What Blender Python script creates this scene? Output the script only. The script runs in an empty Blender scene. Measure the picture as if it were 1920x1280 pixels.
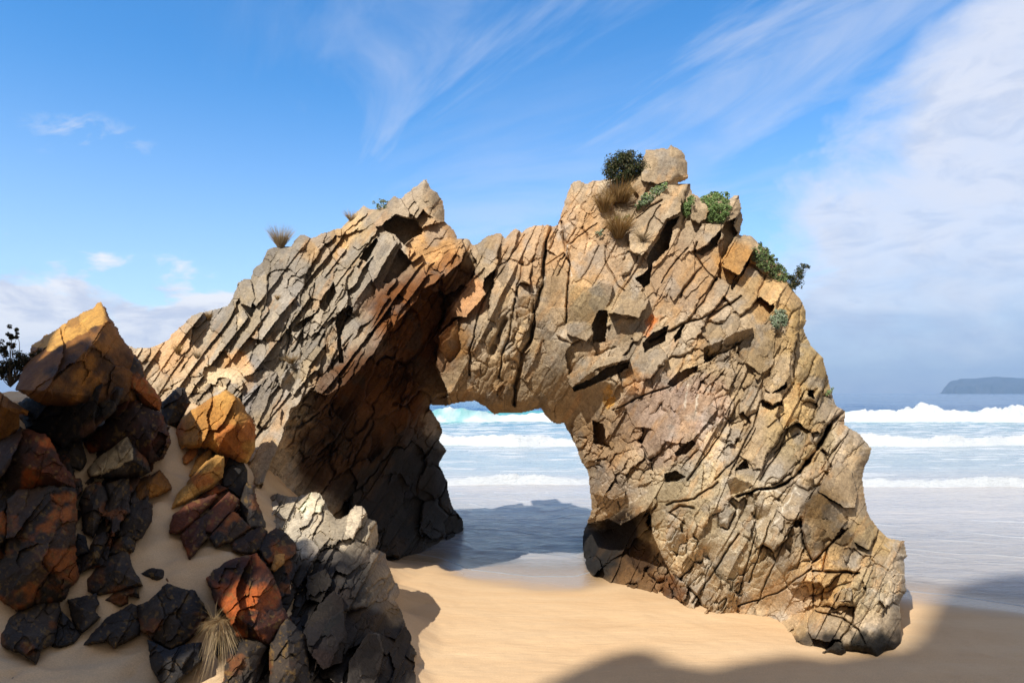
import bpy, bmesh, math, random
import numpy as np
from mathutils import Vector
from mathutils.bvhtree import BVHTree

SC = bpy.context.scene
COL = SC.collection
H, F, CX, HY = 3.5, 1280.0, 960.0, 737.0       # eye height, focal length, principal column, horizon row (photo px)
RND = np.random.RandomState(7)
random.seed(7)

# ------------------------------------------------------------------ maths helpers
def P(px, py, Y):
    return ((px - CX) / F * Y, Y, H + (HY - py) / F * Y)

def hash2(i, j, s=0):
    n = (i.astype(np.int64) * 374761393 + j.astype(np.int64) * 668265263 + int(s) * 982451653) & 0x7fffffff
    n = ((n ^ (n >> 13)) * 1274126177) & 0x7fffffff
    n = ((n ^ (n >> 16)) * 2246822519) & 0x7fffffff
    return ((n ^ (n >> 15)) & 0xffff) / 65535.0

def hash3(i, j, k, s=0):
    return hash2(i + k.astype(np.int64) * 7919, j + k.astype(np.int64) * 104729, s)

def vn2(x, y, s=0):
    xi, yi = np.floor(x), np.floor(y)
    fx, fy = x - xi, y - yi
    fx = fx * fx * (3 - 2 * fx); fy = fy * fy * (3 - 2 * fy)
    a, b = hash2(xi, yi, s), hash2(xi + 1, yi, s)
    c, d = hash2(xi, yi + 1, s), hash2(xi + 1, yi + 1, s)
    return (a * (1 - fx) + b * fx) * (1 - fy) + (c * (1 - fx) + d * fx) * fy - 0.5

def fbm2(x, y, s=0, o=4, g=0.5):
    r = 0; a = 1.0
    for k in range(o):
        r = r + a * vn2(x * 2 ** k + 17 * k, y * 2 ** k - 9 * k, s + k); a *= g
    return r

def vn3(x, y, z, s=0):
    xi, yi, zi = np.floor(x), np.floor(y), np.floor(z)
    fx, fy, fz = x - xi, y - yi, z - zi
    fx = fx * fx * (3 - 2 * fx); fy = fy * fy * (3 - 2 * fy); fz = fz * fz * (3 - 2 * fz)
    r = 0
    for dx in (0, 1):
        for dy in (0, 1):
            for dz in (0, 1):
                w = (fx if dx else 1 - fx) * (fy if dy else 1 - fy) * (fz if dz else 1 - fz)
                r = r + w * hash3(xi + dx, yi + dy, zi + dz, s)
    return r - 0.5

def fbm3(p, sc, s=0, o=4, g=0.5):
    r = 0; a = 1.0
    for k in range(o):
        q = p * (sc * 2 ** k)
        r = r + a * vn3(q[:, 0] + 13 * k, q[:, 1] - 7 * k, q[:, 2] + 3 * k, s + k); a *= g
    return r

def sstep(a, b, x):
    t = np.clip((x - a) / (b - a), 0, 1)
    return t * t * (3 - 2 * t)

def rbf_fit(pts, val, eps=1e-6):
    pts = np.asarray(pts, float); val = np.asarray(val, float)
    d = np.linalg.norm(pts[:, None] - pts[None], axis=2)
    n = len(pts)
    A = np.zeros((n + 3, n + 3)); A[:n, :n] = d + eps * np.eye(n)
    A[:n, n] = 1; A[:n, n + 1:] = pts; A[n, :n] = 1; A[n + 1:, :n] = pts.T
    w = np.linalg.solve(A, np.concatenate([val, np.zeros(3)]))
    return pts, w

def rbf_eval(fit, X, Y):
    pts, w = fit
    r = np.full(np.shape(X), w[len(pts)]) + w[-2] * X + w[-1] * Y
    for (a, b), k in zip(pts, w):
        r = r + k * np.sqrt((X - a) ** 2 + (Y - b) ** 2)
    return r

def poly_mask(poly, X, Y):
    poly = np.asarray(poly, float)
    m = np.zeros(X.shape, bool)
    x1, y1 = poly[-1]
    for x2, y2 in poly:
        if y1 != y2:
            c = ((y1 > Y) != (y2 > Y)) & (X < (x2 - x1) * (Y - y1) / (y2 - y1) + x1)
            m ^= c
        x1, y1 = x2, y2
    return m

def line_dist(line, X, Y):
    d = np.full(X.shape, 1e9)
    for (x1, y1), (x2, y2) in zip(line[:-1], line[1:]):
        dx, dy = x2 - x1, y2 - y1
        t = np.clip(((X - x1) * dx + (Y - y1) * dy) / (dx * dx + dy * dy + 1e-9), 0, 1)
        d = np.minimum(d, np.hypot(X - x1 - t * dx, Y - y1 - t * dy))
    return d

# ------------------------------------------------------------------ object helpers
def tag(o, label=None, cat=None, group=None, kind=None):
    if label: o['label'] = label
    if cat: o['category'] = cat
    if group: o['group'] = group
    if kind: o['kind'] = kind
    return o

def np_mesh(name, V, Q, mat, tint=None, smooth=False, attrs=None):
    me = bpy.data.meshes.new(name)
    V = np.ascontiguousarray(V, np.float32); Q = np.ascontiguousarray(Q, np.int32)
    k = Q.shape[1]
    me.vertices.add(len(V)); me.vertices.foreach_set('co', V.ravel())
    me.loops.add(Q.size); me.loops.foreach_set('vertex_index', Q.ravel())
    me.polygons.add(len(Q))
    me.polygons.foreach_set('loop_start', np.arange(0, Q.size, k, dtype=np.int32))
    me.polygons.foreach_set('use_smooth', np.full(len(Q), smooth, bool))
    me.update(calc_edges=True)
    if tint is not None:
        a = me.color_attributes.new('tint', 'FLOAT_COLOR', 'POINT')
        c = np.ones((len(V), 4), np.float32); c[:, :3] = tint
        a.data.foreach_set('color', c.ravel())
    for nm, val in (attrs or {}).items():
        a = me.attributes.new(nm, 'FLOAT', 'POINT')
        a.data.foreach_set('value', np.ascontiguousarray(val, np.float32))
    me.materials.append(mat)
    return me

def link(name, me, parent=None):
    o = bpy.data.objects.new(name, me); COL.objects.link(o)
    if parent: o.parent = parent
    return o

# ------------------------------------------------------------------ materials
def newmat(name):
    m = bpy.data.materials.new(name); m.use_nodes = True
    nt = m.node_tree; nt.nodes.clear()
    out = nt.nodes.new('ShaderNodeOutputMaterial')
    b = nt.nodes.new('ShaderNodeBsdfPrincipled')
    nt.links.new(b.outputs[0], out.inputs[0])
    return m, nt, b

def N(nt, t, **kw):
    n = nt.nodes.new(t)
    for k, v in kw.items():
        if k.startswith('i_'):
            n.inputs[k[2:].replace('_', ' ')].default_value = v
        else:
            setattr(n, k, v)
    return n

def L(nt, a, b): nt.links.new(a, b)

def ramp(nt, fac, stops):
    r = nt.nodes.new('ShaderNodeValToRGB')
    e = r.color_ramp.elements
    while len(e) < len(stops): e.new(0.5)
    for q, (p, c) in zip(e, stops):
        q.position = p; q.color = (*c, 1) if len(c) == 3 else c
    L(nt, fac, r.inputs[0]); return r

def mixc(nt, fac, a, b, mode='MIX'):
    m = nt.nodes.new('ShaderNodeMix'); m.data_type = 'RGBA'; m.blend_type = mode
    for s, v in ((0, fac), (6, a), (7, b)):
        if hasattr(v, 'links'): L(nt, v, m.inputs[s])
        else: m.inputs[s].default_value = v if s == 0 else (*v, 1)
    return m.outputs[2]

def mathn(nt, op, a, b=0.0, c=None, clamp=False):
    m = nt.nodes.new('ShaderNodeMath'); m.operation = op; m.use_clamp = clamp
    for s, v in ((0, a), (1, b), (2, c)):
        if v is None: continue
        if hasattr(v, 'links'): L(nt, v, m.inputs[s])
        else: m.inputs[s].default_value = v
    return m.outputs[0]

def rock_material(name, rough=0.9, grain=42.0, bump=0.45, spec=0.2, crack=2.6):
    m, nt, b = newmat(name)
    at = N(nt, 'ShaderNodeAttribute', attribute_name='tint')
    tc = N(nt, 'ShaderNodeTexCoord')
    n1 = N(nt, 'ShaderNodeTexNoise', i_Scale=3.0, i_Detail=8.0, i_Roughness=0.65)
    n2 = N(nt, 'ShaderNodeTexNoise', i_Scale=grain, i_Detail=5.0, i_Roughness=0.7)
    n3 = N(nt, 'ShaderNodeTexNoise', i_Scale=14.0, i_Detail=6.0, i_Roughness=0.6)
    for n in (n1, n2, n3): L(nt, tc.outputs['Object'], n.inputs['Vector'])
    n4 = N(nt, 'ShaderNodeTexNoise', i_Scale=7.0, i_Detail=4.0, i_Roughness=0.6)
    L(nt, tc.outputs['Object'], n4.inputs['Vector'])
    v = ramp(nt, n1.outputs[0], [(0.3, (0.80, 0.78, 0.76)), (0.7, (1.2, 1.18, 1.13))])
    g = ramp(nt, n2.outputs[0], [(0.3, (0.62, 0.61, 0.60)), (0.5, (1, 1, 1)), (0.7, (1.3, 1.3, 1.3))])
    w = ramp(nt, n3.outputs[0], [(0.32, (0.74, 0.72, 0.70)), (0.5, (1, 1, 1)), (0.7, (1.16, 1.15, 1.12))])
    # hairline fractures: a warped crack net, opened only here and there
    wv = N(nt, 'ShaderNodeVectorMath', operation='MULTIPLY_ADD'); wv.inputs[1].default_value = (.35, .35, .35)
    L(nt, n4.outputs['Color'], wv.inputs[0]); L(nt, tc.outputs['Object'], wv.inputs[2])
    mp = N(nt, 'ShaderNodeMapping'); mp.inputs['Rotation'].default_value = (0, math.radians(-35), 0); mp.inputs['Scale'].default_value = (1.0, 1.0, 2.0)
    L(nt, wv.outputs[0], mp.inputs[0])
    vo = N(nt, 'ShaderNodeTexVoronoi', feature='DISTANCE_TO_EDGE', i_Scale=crack)
    L(nt, mp.outputs[0], vo.inputs['Vector'])
    op = ramp(nt, n1.outputs[0], [(0.42, (0, 0, 0)), (0.58, (1, 1, 1))])
    ck = mathn(nt, 'MULTIPLY', ramp(nt, vo.outputs['Distance'], [(0.0, (1, 1, 1)), (0.022, (0, 0, 0))]).outputs[0], op.outputs[0])
    c = mixc(nt, 1.0, at.outputs['Color'], v.outputs[0], 'MULTIPLY')
    c = mixc(nt, 1.0, c, g.outputs[0], 'MULTIPLY')
    c = mixc(nt, 1.0, c, w.outputs[0], 'MULTIPLY')
    c = mixc(nt, mathn(nt, 'MULTIPLY', ck, .55), c, (.05, .035, .022))
    L(nt, c, b.inputs['Base Color'])
    b.inputs['Roughness'].default_value = rough
    b.inputs['Specular IOR Level'].default_value = spec
    h = mathn(nt, 'ADD', n2.outputs[0], mathn(nt, 'MULTIPLY', n3.outputs[0], 1.8))
    h = mathn(nt, 'SUBTRACT', h, mathn(nt, 'MULTIPLY', ck, 1.2))
    bp = N(nt, 'ShaderNodeBump', i_Strength=bump, i_Distance=0.03)
    L(nt, h, bp.inputs['Height']); L(nt, bp.outputs[0], b.inputs['Normal'])
    return m

M_ROCK = rock_material('arch_rock')
M_BOULDER = rock_material('boulder_rock', rough=0.78, grain=60.0, bump=0.5, spec=0.25, crack=4.0)

# ------------------------------------------------------------------ relief builder (a solid rock mass with front, back and rim)
class Grid:
    def __init__(s, x0, y0, x1, y1, st):
        s.st = st
        s.x = np.arange(x0, x1 + st, st); s.y = np.arange(y0, y1 + st, st)
        s.X, s.Y = np.meshgrid(s.x, s.y)
    def win(s, x0, y0, x1, y1):
        j0 = max(0, int((x0 - s.x[0]) / s.st)); j1 = min(len(s.x), int((x1 - s.x[0]) / s.st) + 2)
        i0 = max(0, int((y0 - s.y[0]) / s.st)); i1 = min(len(s.y), int((y1 - s.y[0]) / s.st) + 2)
        return slice(i0, i1), slice(j0, j1)

def field(ct, x, y):
    """inverse-distance blend of control rows (px, py, angle, size, aspect, shingle)"""
    ct = np.asarray(ct, float)
    d = (x[:, None] - ct[None, :, 0]) ** 2 + (y[:, None] - ct[None, :, 1]) ** 2
    w = 1 / (d + 300.0) ** 2
    w /= w.sum(1, keepdims=True)
    return w @ ct[:, 2:]

def scatter(g, mask, ct, scale, rs):
    """variable-density dart throwing: seeds with their own angle, size, aspect"""
    ii, jj = np.nonzero(mask)
    k = rs.permutation(len(ii))
    ii, jj = ii[k], jj[k]
    occ = np.zeros(mask.shape, bool)
    n_c = min(len(ii), 60000)
    xs, ys = g.x[jj[:n_c]] + rs.uniform(-.5, .5, n_c) * g.st, g.y[ii[:n_c]] + rs.uniform(-.5, .5, n_c) * g.st
    fld = field(ct, xs, ys)
    out = []
    for q in range(n_c):
        if occ[ii[q], jj[q]]: continue
        ang, size, asp, sh = fld[q]
        size = size * scale * float(np.clip(math.exp(rs.normal(-.04, .36)), .5, 2.1))
        asp = 1 + (asp - 1) * rs.uniform(.6, 1.4)
        ang = math.radians(ang + rs.normal(0, 5))
        out.append((xs[q], ys[q], ang, size, asp, sh))
        R = size * asp * 1.25
        wi, wj = g.win(xs[q] - R, ys[q] - R, xs[q] + R, ys[q] + R)
        dx, dy = g.X[wi, wj] - xs[q], g.Y[wi, wj] - ys[q]
        u = dx * math.cos(ang) - dy * math.sin(ang); v = dx * math.sin(ang) + dy * math.cos(ang)
        occ[wi, wj] |= (u / (size * asp)) ** 2 + (v / size) ** 2 < 1.25 ** 2
    return out

def cells(g, seeds, warp=None):
    F1 = np.full(g.X.shape, 9.0); F2 = np.full(g.X.shape, 9.0)
    ID = np.zeros(g.X.shape, np.int32); ID2 = np.zeros(g.X.shape, np.int32)
    wx, wy = warp if warp is not None else (0, 0)
    X, Y = g.X + wx, g.Y + wy
    for k, (sx, sy, ang, size, asp, sh) in enumerate(seeds):
        R = size * asp * 2.4
        wi, wj = g.win(sx - R, sy - R, sx + R, sy + R)
        dx, dy = X[wi, wj] - sx, Y[wi, wj] - sy
        u = (dx * math.cos(ang) - dy * math.sin(ang)) / (size * asp); v = (dx * math.sin(ang) + dy * math.cos(ang)) / size
        d = .6 * np.maximum(np.abs(u), np.abs(v)) + .3 * np.sqrt(u * u + v * v) + .1 * np.abs(u + v)   # boxy, joint-bounded cells
        f1, f2, i1, i2 = F1[wi, wj], F2[wi, wj], ID[wi, wj], ID2[wi, wj]
        c1 = d < f1; c2 = (~c1) & (d < f2)
        F2[wi, wj] = np.where(c1, f1, np.where(c2, d, f2))
        ID2[wi, wj] = np.where(c1, i1, np.where(c2, k, i2))
        F1[wi, wj] = np.where(c1, d, f1); ID[wi, wj] = np.where(c1, k, i1)
    return ID, ID2, F1, F2

def block_layer(g, mask, ct, scale, off, rg, shing, groove, gw, rs, crack=.5, warpamp=2.0):
    seeds = scatter(g, mask, ct, scale, rs)
    w = (fbm2(g.X / 14, g.Y / 14, rs.randint(999), 3) * warpamp * 2, fbm2(g.X / 14, g.Y / 14, rs.randint(999), 3) * warpamp * 2)
    ID, ID2, F1, F2 = cells(g, seeds, w)
    S = np.array(seeds); n = len(S)
    o = rs.uniform(-1, 1, n) * off
    gx = rs.normal(0, rg, n) - S[:, 5] * shing * np.sin(S[:, 2])
    gy = rs.normal(0, rg, n) - S[:, 5] * shing * np.cos(S[:, 2])
    d = o[ID] + gx[ID] * (g.X - S[ID, 0]) + gy[ID] * (g.Y - S[ID, 1])
    e = (F2 - F1) * .5 * S[ID, 3]
    h = hash2(np.minimum(ID, ID2), np.maximum(ID, ID2), 5)
    gd = np.where(h < crack, groove * (.35 + h / max(crack, .01)), groove * .12)
    d = d + gd * np.exp(-(e / gw) ** 2)
    return d, ID, n, e

def bedding(g, ang, width, amp, s, chunk=120.):
    """long parallel beds: each rises gently towards its lower right edge, then steps back"""
    a = math.radians(ang)
    u = g.X * math.cos(a) - g.Y * math.sin(a); v = g.X * math.sin(a) + g.Y * math.cos(a)
    q = v / width + .55 * fbm2(u / 230, v / 170, s, 3) + .05 * fbm2(u / 22, v / 22, s + 3, 3)
    q = q + .45 * vn2(q, u / 400, s + 5)
    k = np.floor(q); f = q - k
    uk = np.floor(u / chunk + hash2(k, k * 0, s + 7) * 7 + .12 * fbm2(u / 40, v / 20, s + 8, 2))
    h1, h2, h3 = hash2(k, uk, s + 11), hash2(k, uk, s + 12), hash2(k, uk, s + 13)
    A = amp * (.15 + 1.3 * h1 ** 1.4)
    return -A * f + amp * (h2 - .5) * .9 + (h3 - .5) * amp * .004 * np.mod(u, chunk), k, uk

def solid(g, mask, D, thick, mat, name, tint, rim=.35, rimw=26, backnoise=.5):
    """closed mesh from a masked depth field: front, bulged back and side walls"""
    dist = np.zeros(mask.shape); m = mask.copy()
    for k in range(int(60 / g.st)):
        dist += m
        e = m.copy()
        e[1:] &= m[:-1]; e[:-1] &= m[1:]; e[:, 1:] &= m[:, :-1]; e[:, :-1] &= m[:, 1:]
        e[0] = e[-1] = False; e[:, 0] = e[:, -1] = False
        m = e
    for _ in range(5):
        q = np.pad(dist, 1, mode='edge'); dist = (q[1:-1, 1:-1] * 4 + q[:-2, 1:-1] + q[2:, 1:-1] + q[1:-1, :-2] + q[1:-1, 2:]) / 8   # blur
    dist *= g.st
    D = D + rim * (1 - np.clip(dist / rimw, 0, 1)) ** 2
    B = np.maximum(D + .25, D * .35 + .65 * D.mean() * 0 + .65 * D) + .3 + thick * np.sqrt(np.clip(dist / 60, 0, 1)) + backnoise * fbm2(g.X / 90, g.Y / 90, 3, 4)
    B = np.maximum(B, D + .15)
    Fm = mask[:-1, :-1] & mask[1:, :-1] & mask[:-1, 1:] & mask[1:, 1:]
    used = np.zeros(mask.shape, bool)
    used[:-1, :-1] |= Fm; used[1:, :-1] |= Fm; used[:-1, 1:] |= Fm; used[1:, 1:] |= Fm
    idx = np.full(mask.shape, -1, np.int64); nv = used.sum(); idx[used] = np.arange(nv)
    X, Y = g.X[used], g.Y[used]
    def pts(d): return np.stack([(X - CX) / F * d, d, H + (HY - Y) / F * d], 1)
    V = np.concatenate([pts(D[used]), pts(B[used])])
    fi, fj = np.nonzero(Fm)
    a, b, c, d = idx[fi, fj], idx[fi + 1, fj], idx[fi + 1, fj + 1], idx[fi, fj + 1]
    Q = [np.stack([a, b, c, d], 1), np.stack([d, c, b, a], 1) + nv]
    Fp = np.pad(Fm, 1)
    nb = {'l': Fp[1:-1, :-2], 'r': Fp[1:-1, 2:], 'u': Fp[:-2, 1:-1], 'd': Fp[2:, 1:-1]}
    for s, (p, q) in {'l': ((0, 0), (1, 0)), 'd': ((1, 0), (1, 1)), 'r': ((1, 1), (0, 1)), 'u': ((0, 1), (0, 0))}.items():
        i, j = np.nonzero(Fm & ~nb[s])
        A, Bv = idx[i + p[0], j + p[1]], idx[i + q[0], j + q[1]]
        Q.append(np.stack([Bv, A, A + nv, Bv + nv], 1))
    Q = np.concatenate(Q)
    t = tint[used]
    me = np_mesh(name, V, Q, mat, np.concatenate([t, t]))
    return me, D

# ------------------------------------------------------------------ SAND height field
_sx = [(-30, 20), (-12, 17), (-4, 15.4), (-2.2, 14.9), (-1.5, 14.45), (-.8, 13.5), (.4, 13.0), (1.2, 13.0), (1.95, 13.7), (3, 13.6), (5, 12.6), (7, 12.05), (7.7, 11.75), (8.4, 11.2), (10, 10.4), (14, 9.2), (40, 2)]
def shore(x):
    return np.interp(x, [a for a, _ in _sx], [b for _, b in _sx])
def beach(x, y):
    s = shore(x) - y
    return np.where(s > 0, np.minimum(.05 * s, .05 * s * .5 + .12) * 1.0, np.maximum(.06 * s, -1.2))
_dp = [(330, 820, 9.3), (310, 900, 8.4), (280, 1000, 7.3), (430, 1050, 6.9), (350, 1130, 6.3), (230, 1150, 6.2), (60, 1150, 6.1), (100, 1250, 5.4), (20, 1200, 5.7), (300, 1280, 5.2), (30, 900, 7.6),
       (10, 760, 8.6), (140, 900, 7.8), (200, 800, 8.8), (400, 770, 11.2), (300, 775, 12.2), (480, 920, 9.9), (450, 960, 8.6), (520, 1010, 8.0), (560, 1100, 7.0), (480, 1200, 5.9), (420, 1280, 5.2), (600, 1200, 6.4), (620, 1080, 7.6)]
_pts, _val = [], []
for a, b, c in _dp:
    x, y, z = P(a, b, c)
    _pts.append((x, y)); _val.append(z - float(beach(np.array(x), np.array(y))))
for q in [(-1.15, 8.1), (-1.0, 7.2), (-.9, 6.3), (-.8, 5.4), (-.6, 4.2), (-1.62, 10.3), (-2.0, 12), (-2.6, 14), (-1.0, 9.2), (-.6, 8), (-.3, 6.5), (1, 7), (3, 8), (-1.5, 13.5), (-1, 11), (0, 10), (5, 9), (8, 9), (.2, 5), (3, 5), (7, 6), (12, 8), (2, 12), (-1, 16), (5, 2), (0, 3), (-3, 15.5), (-6, 16.5), (-9, 19)]:
    _pts.append(q); _val.append(0.0)
_dfit = rbf_fit(_pts, _val)
def sand_z(x, y):
    d = rbf_eval(_dfit, np.clip(x, -7, 13), np.clip(y, 3, 17))
    return beach(x, y) + np.maximum(d, 0)
def sand_depth(px, py):
    Y = np.arange(3.0, 16.0, .02)
    x = (px - CX) / F * Y; z = H + (HY - py) / F * Y
    k = np.nonzero(z < sand_z(x, Y))[0]
    return float(Y[k[0]]) if len(k) else 15.0

def build_sand():
    xs = np.concatenate([np.linspace(-60, -8.2, 30), np.arange(-8, 12, .045), np.linspace(12.2, 60, 30)])
    ys = np.concatenate([np.linspace(-60, 2.8, 30), np.arange(3, 16.5, .045), np.linspace(17, 30, 10)])
    X, Y = np.meshgrid(xs, ys)
    Z = sand_z(X, Y)
    dry = sstep(.02, .2, Z)
    Z = Z + dry * (.035 * fbm2(X * 1.3, Y * 1.3, 4, 3) + .012 * fbm2(X * 6, Y * 6, 9, 3))
    up = sstep(.45, .9, Z)                                   # trampled and wind-scoured sand of the slope
    Z = Z + up * (.07 * fbm2(X * 4, Y * 4, 21, 3) - .06 * np.maximum(0, vn2(X * 5, Y * 5, 33) - .28) * 4)
    nx, ny = len(xs), len(ys)
    I = np.arange(nx * ny).reshape(ny, nx)
    Q = np.stack([I[:-1, :-1], I[:-1, 1:], I[1:, 1:], I[1:, :-1]], -1).reshape(-1, 4)
    m, nt, b = newmat('beach_sand')
    tc = N(nt, 'ShaderNodeTexCoord')
    wet = N(nt, 'ShaderNodeAttribute', attribute_name='wet')
    n1 = N(nt, 'ShaderNodeTexNoise', i_Scale=1.2, i_Detail=6.0)
    n2 = N(nt, 'ShaderNodeTexNoise', i_Scale=90.0, i_Detail=4.0)
    n3 = N(nt, 'ShaderNodeTexNoise', i_Scale=9.0, i_Detail=5.0)
    mp = N(nt, 'ShaderNodeMapping'); mp.inputs['Scale'].default_value = (.35, 1.6, 1); mp.inputs['Rotation'].default_value = (0, 0, .25)
    L(nt, tc.outputs['Object'], mp.inputs['Vector'])
    for n in (n1, n3): L(nt, mp.outputs[0], n.inputs['Vector'])
    L(nt, tc.outputs['Object'], n2.inputs['Vector'])
    base = ramp(nt, n1.outputs[0], [(.3, (.61, .408, .224)), (.7, (.67, .478, .282))])
    gr = ramp(nt, n2.outputs[0], [(.3, (.86, .86, .86)), (.7, (1.12, 1.12, 1.12))])
    c = mixc(nt, 1, base.outputs[0], gr.outputs[0], 'MULTIPLY')
    c = mixc(nt, wet.outputs['Fac'], c, (.40, .275, .155))
    L(nt, c, b.inputs['Base Color'])
    r = mathn(nt, 'MULTIPLY_ADD', wet.outputs['Fac'], -.72, .9)
    L(nt, r, b.inputs['Roughness'])
    b.inputs['Specular IOR Level'].default_value = .3
    bp = N(nt, 'ShaderNodeBump', i_Strength=.35, i_Distance=.02)
    L(nt, mathn(nt, 'MULTIPLY_ADD', n3.outputs[0], 1.6, mathn(nt, 'MULTIPLY', n2.outputs[0], .35)), bp.inputs['Height'])
    L(nt, bp.outputs[0], b.inputs['Normal'])
    w = (1 - sstep(.015, .075, Z + .02 * fbm2(X * .8, Y * 2, 8, 3)))
    me = np_mesh('sand', np.stack([X, Y, Z], -1).reshape(-1, 3), Q, m, smooth=True, attrs={'wet': w.ravel()})
    tag(link('sand', me), kind='structure')
build_sand()
#@@SPLIT@@
# ------------------------------------------------------------------ THE ARCH
OUT = [(240,645),(254,652),(285,650),(314,638),(326,622),(347,605),(359,590),(377,585),(405,578),(426,574),(436,557),(446,530),(457,523),(470,523),(477,502),(491,490),(501,468),(515,462),(546,461),(551,451),(563,439),(584,445),(604,437),(628,430),(640,427),(663,402),(683,384),(694,392),(704,392),(721,385),(738,366),(752,372),(776,351),(795,337),(800,335),(809,354),(821,361),(831,378),(836,415),(852,430),(859,447),(880,447),(887,459),(896,456),(904,449),(911,445),(918,441),(930,437),(942,437),(948,445),(957,434),(965,427),(979,435),(985,430),(999,422),(1013,422),(1027,420),(1037,424),(1046,422),(1050,406),(1058,378),(1066,356),(1074,341),(1088,337),(1099,345),(1111,339),(1125,337),(1160,330),(1195,320),(1210,282),(1231,278),(1249,278),(1257,269),(1268,275),(1279,282),(1289,301),(1291,335),(1273,343),(1286,344),(1294,343),(1298,362),(1312,370),(1330,364),(1348,362),(1366,372),(1377,365),(1387,366),(1389,382),(1391,398),(1393,414),(1387,439),(1409,441),(1421,455),(1438,467),(1458,495),(1476,522),(1486,544),(1499,557),(1511,581),(1513,601),(1507,617),(1519,646),(1543,670),(1551,703),(1560,735),(1569,761),(1586,768),(1584,796),(1612,814),(1634,840),(1630,862),(1621,875),(1617,897),(1623,936),(1630,967),(1647,989),(1665,1006),(1682,1012),(1696,1013),(1702,1041),(1696,1050),(1696,1067),(1700,1107),(1687,1129),(1691,1172),(1689,1221),(1674,1226),(1656,1228),(1652,1246),(1630,1230),(1604,1224),(1586,1225),(1590,1240),(1556,1234),(1542,1240),(1534,1250),(1500,1240),(1470,1215),(1430,1190),(1341,1180),(1280,1170),(1245,1150),(1201,1130),(1144,1120),(1131,1100),(1105,1080),(1094,1050),(1092,1002),(1109,954),(1105,910),(1103,888),(1087,862),(1079,836),(1066,812),(1057,794),(1039,794),(1022,781),(1013,766),(1003,768),(985,772),(962,776),(940,773),(926,778),(922,774),(908,762),(890,752),(873,754),(858,757),(845,760),(825,760),(808,758),(806,764),(820,784),(831,806),(824,825),(839,844),(830,860),(824,870),(839,900),(846,945),(856,958),(867,971),(869,985),(867,1010),(862,1070),(780,1090),(640,1090),(560,1060),(480,1010),(380,960),(240,900)]
# the face of the left limb (its right border is the lip of the overhang)
FACE_A = [(200,600),(420,300),(866,300),(862,440),(872,470),(866,488),(833,519),(817,530),(791,542),(780,561),(769,577),(756,592),(736,616),(722,628),(687,678),(664,708),(640,725),(615,741),(590,733),(578,733),(545,767),(536,790),(534,806),(517,849),(499,890),(491,927),(470,1000),(200,1000)]
LINT = [(893,420),(880,462),(895,490),(889,516),(870,540),(840,580),(838,592),(812,632),(822,645),(818,690),(836,725),(843,775),(900,800),(1050,840),(1060,1200),(1800,1300),(1800,200),(900,200)]
DA = [(240,650,12.6),(255,900,10.4),(350,620,12.7),(340,760,11.4),(450,530,13.1),(450,700,11.7),(470,900,10.3),(550,460,13.4),(560,600,12.3),(560,760,11.1),(500,880,10.4),(650,430,13.4),(660,560,12.2),(640,700,11.4),(720,390,13.3),(740,480,12.4),(720,600,11.7),(800,340,13.3),(820,450,12.6),(830,500,12.2),(780,560,12.0)]
DW = [(866,470,13.2),(850,500,13.2),(800,600,13.6),(840,740,14.4),(780,640,13.8),(760,700,14.2),(700,800,13.9),(620,750,12.8),(560,850,12.5),(520,930,11.8),(640,900,13.6),(720,960,14.5),(640,1040,12.8),(735,1046,14.0),(760,840,15.0),(820,800,16.4),(830,900,16.6),(860,990,17.0),(800,1030,15.3),(845,756,14.4),(780,760,14.6),(700,720,13.5),(820,680,14.2)]
DR = [(860,460,12.9),(850,640,12.3),(845,750,12.6),(930,450,12.8),(900,600,12.2),(920,770,12.7),(1000,430,12.7),(1000,600,11.9),(1000,760,12.5),(1060,790,12.7),(1060,400,12.6),(1080,340,12.8),(1100,550,11.8),(1100,700,11.6),(1170,340,12.6),(1250,280,12.7),(1200,500,11.9),(1200,700,11.1),(1090,860,12.3),(1110,930,12.3),(1094,1020,13.6),(1150,930,11.7),(1200,900,11.0),(1200,950,11.0),(1225,1000,10.9),(1300,350,12.4),(1300,600,11.2),(1300,800,10.6),(1300,1000,10.2),(1300,1140,10.64),(1380,380,12.4),(1400,600,11.0),(1400,800,10.3),(1400,1000,9.9),(1394,1140,10.45),(1437,1142,10.4),(1477,1151,10.0),(1499,1177,9.4),(1503,1203,8.95),(1540,1220,8.7),(1600,1228,8.5),(1652,1243,8.35),(1690,1220,8.8),(1480,540,11.9),(1500,700,10.9),(1500,900,9.8),(1500,1050,9.35),(1550,720,11.4),(1600,850,10.6),(1600,1000,9.5),(1600,1100,8.85),(1690,1030,10.0),(1690,1130,9.2)]
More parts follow.
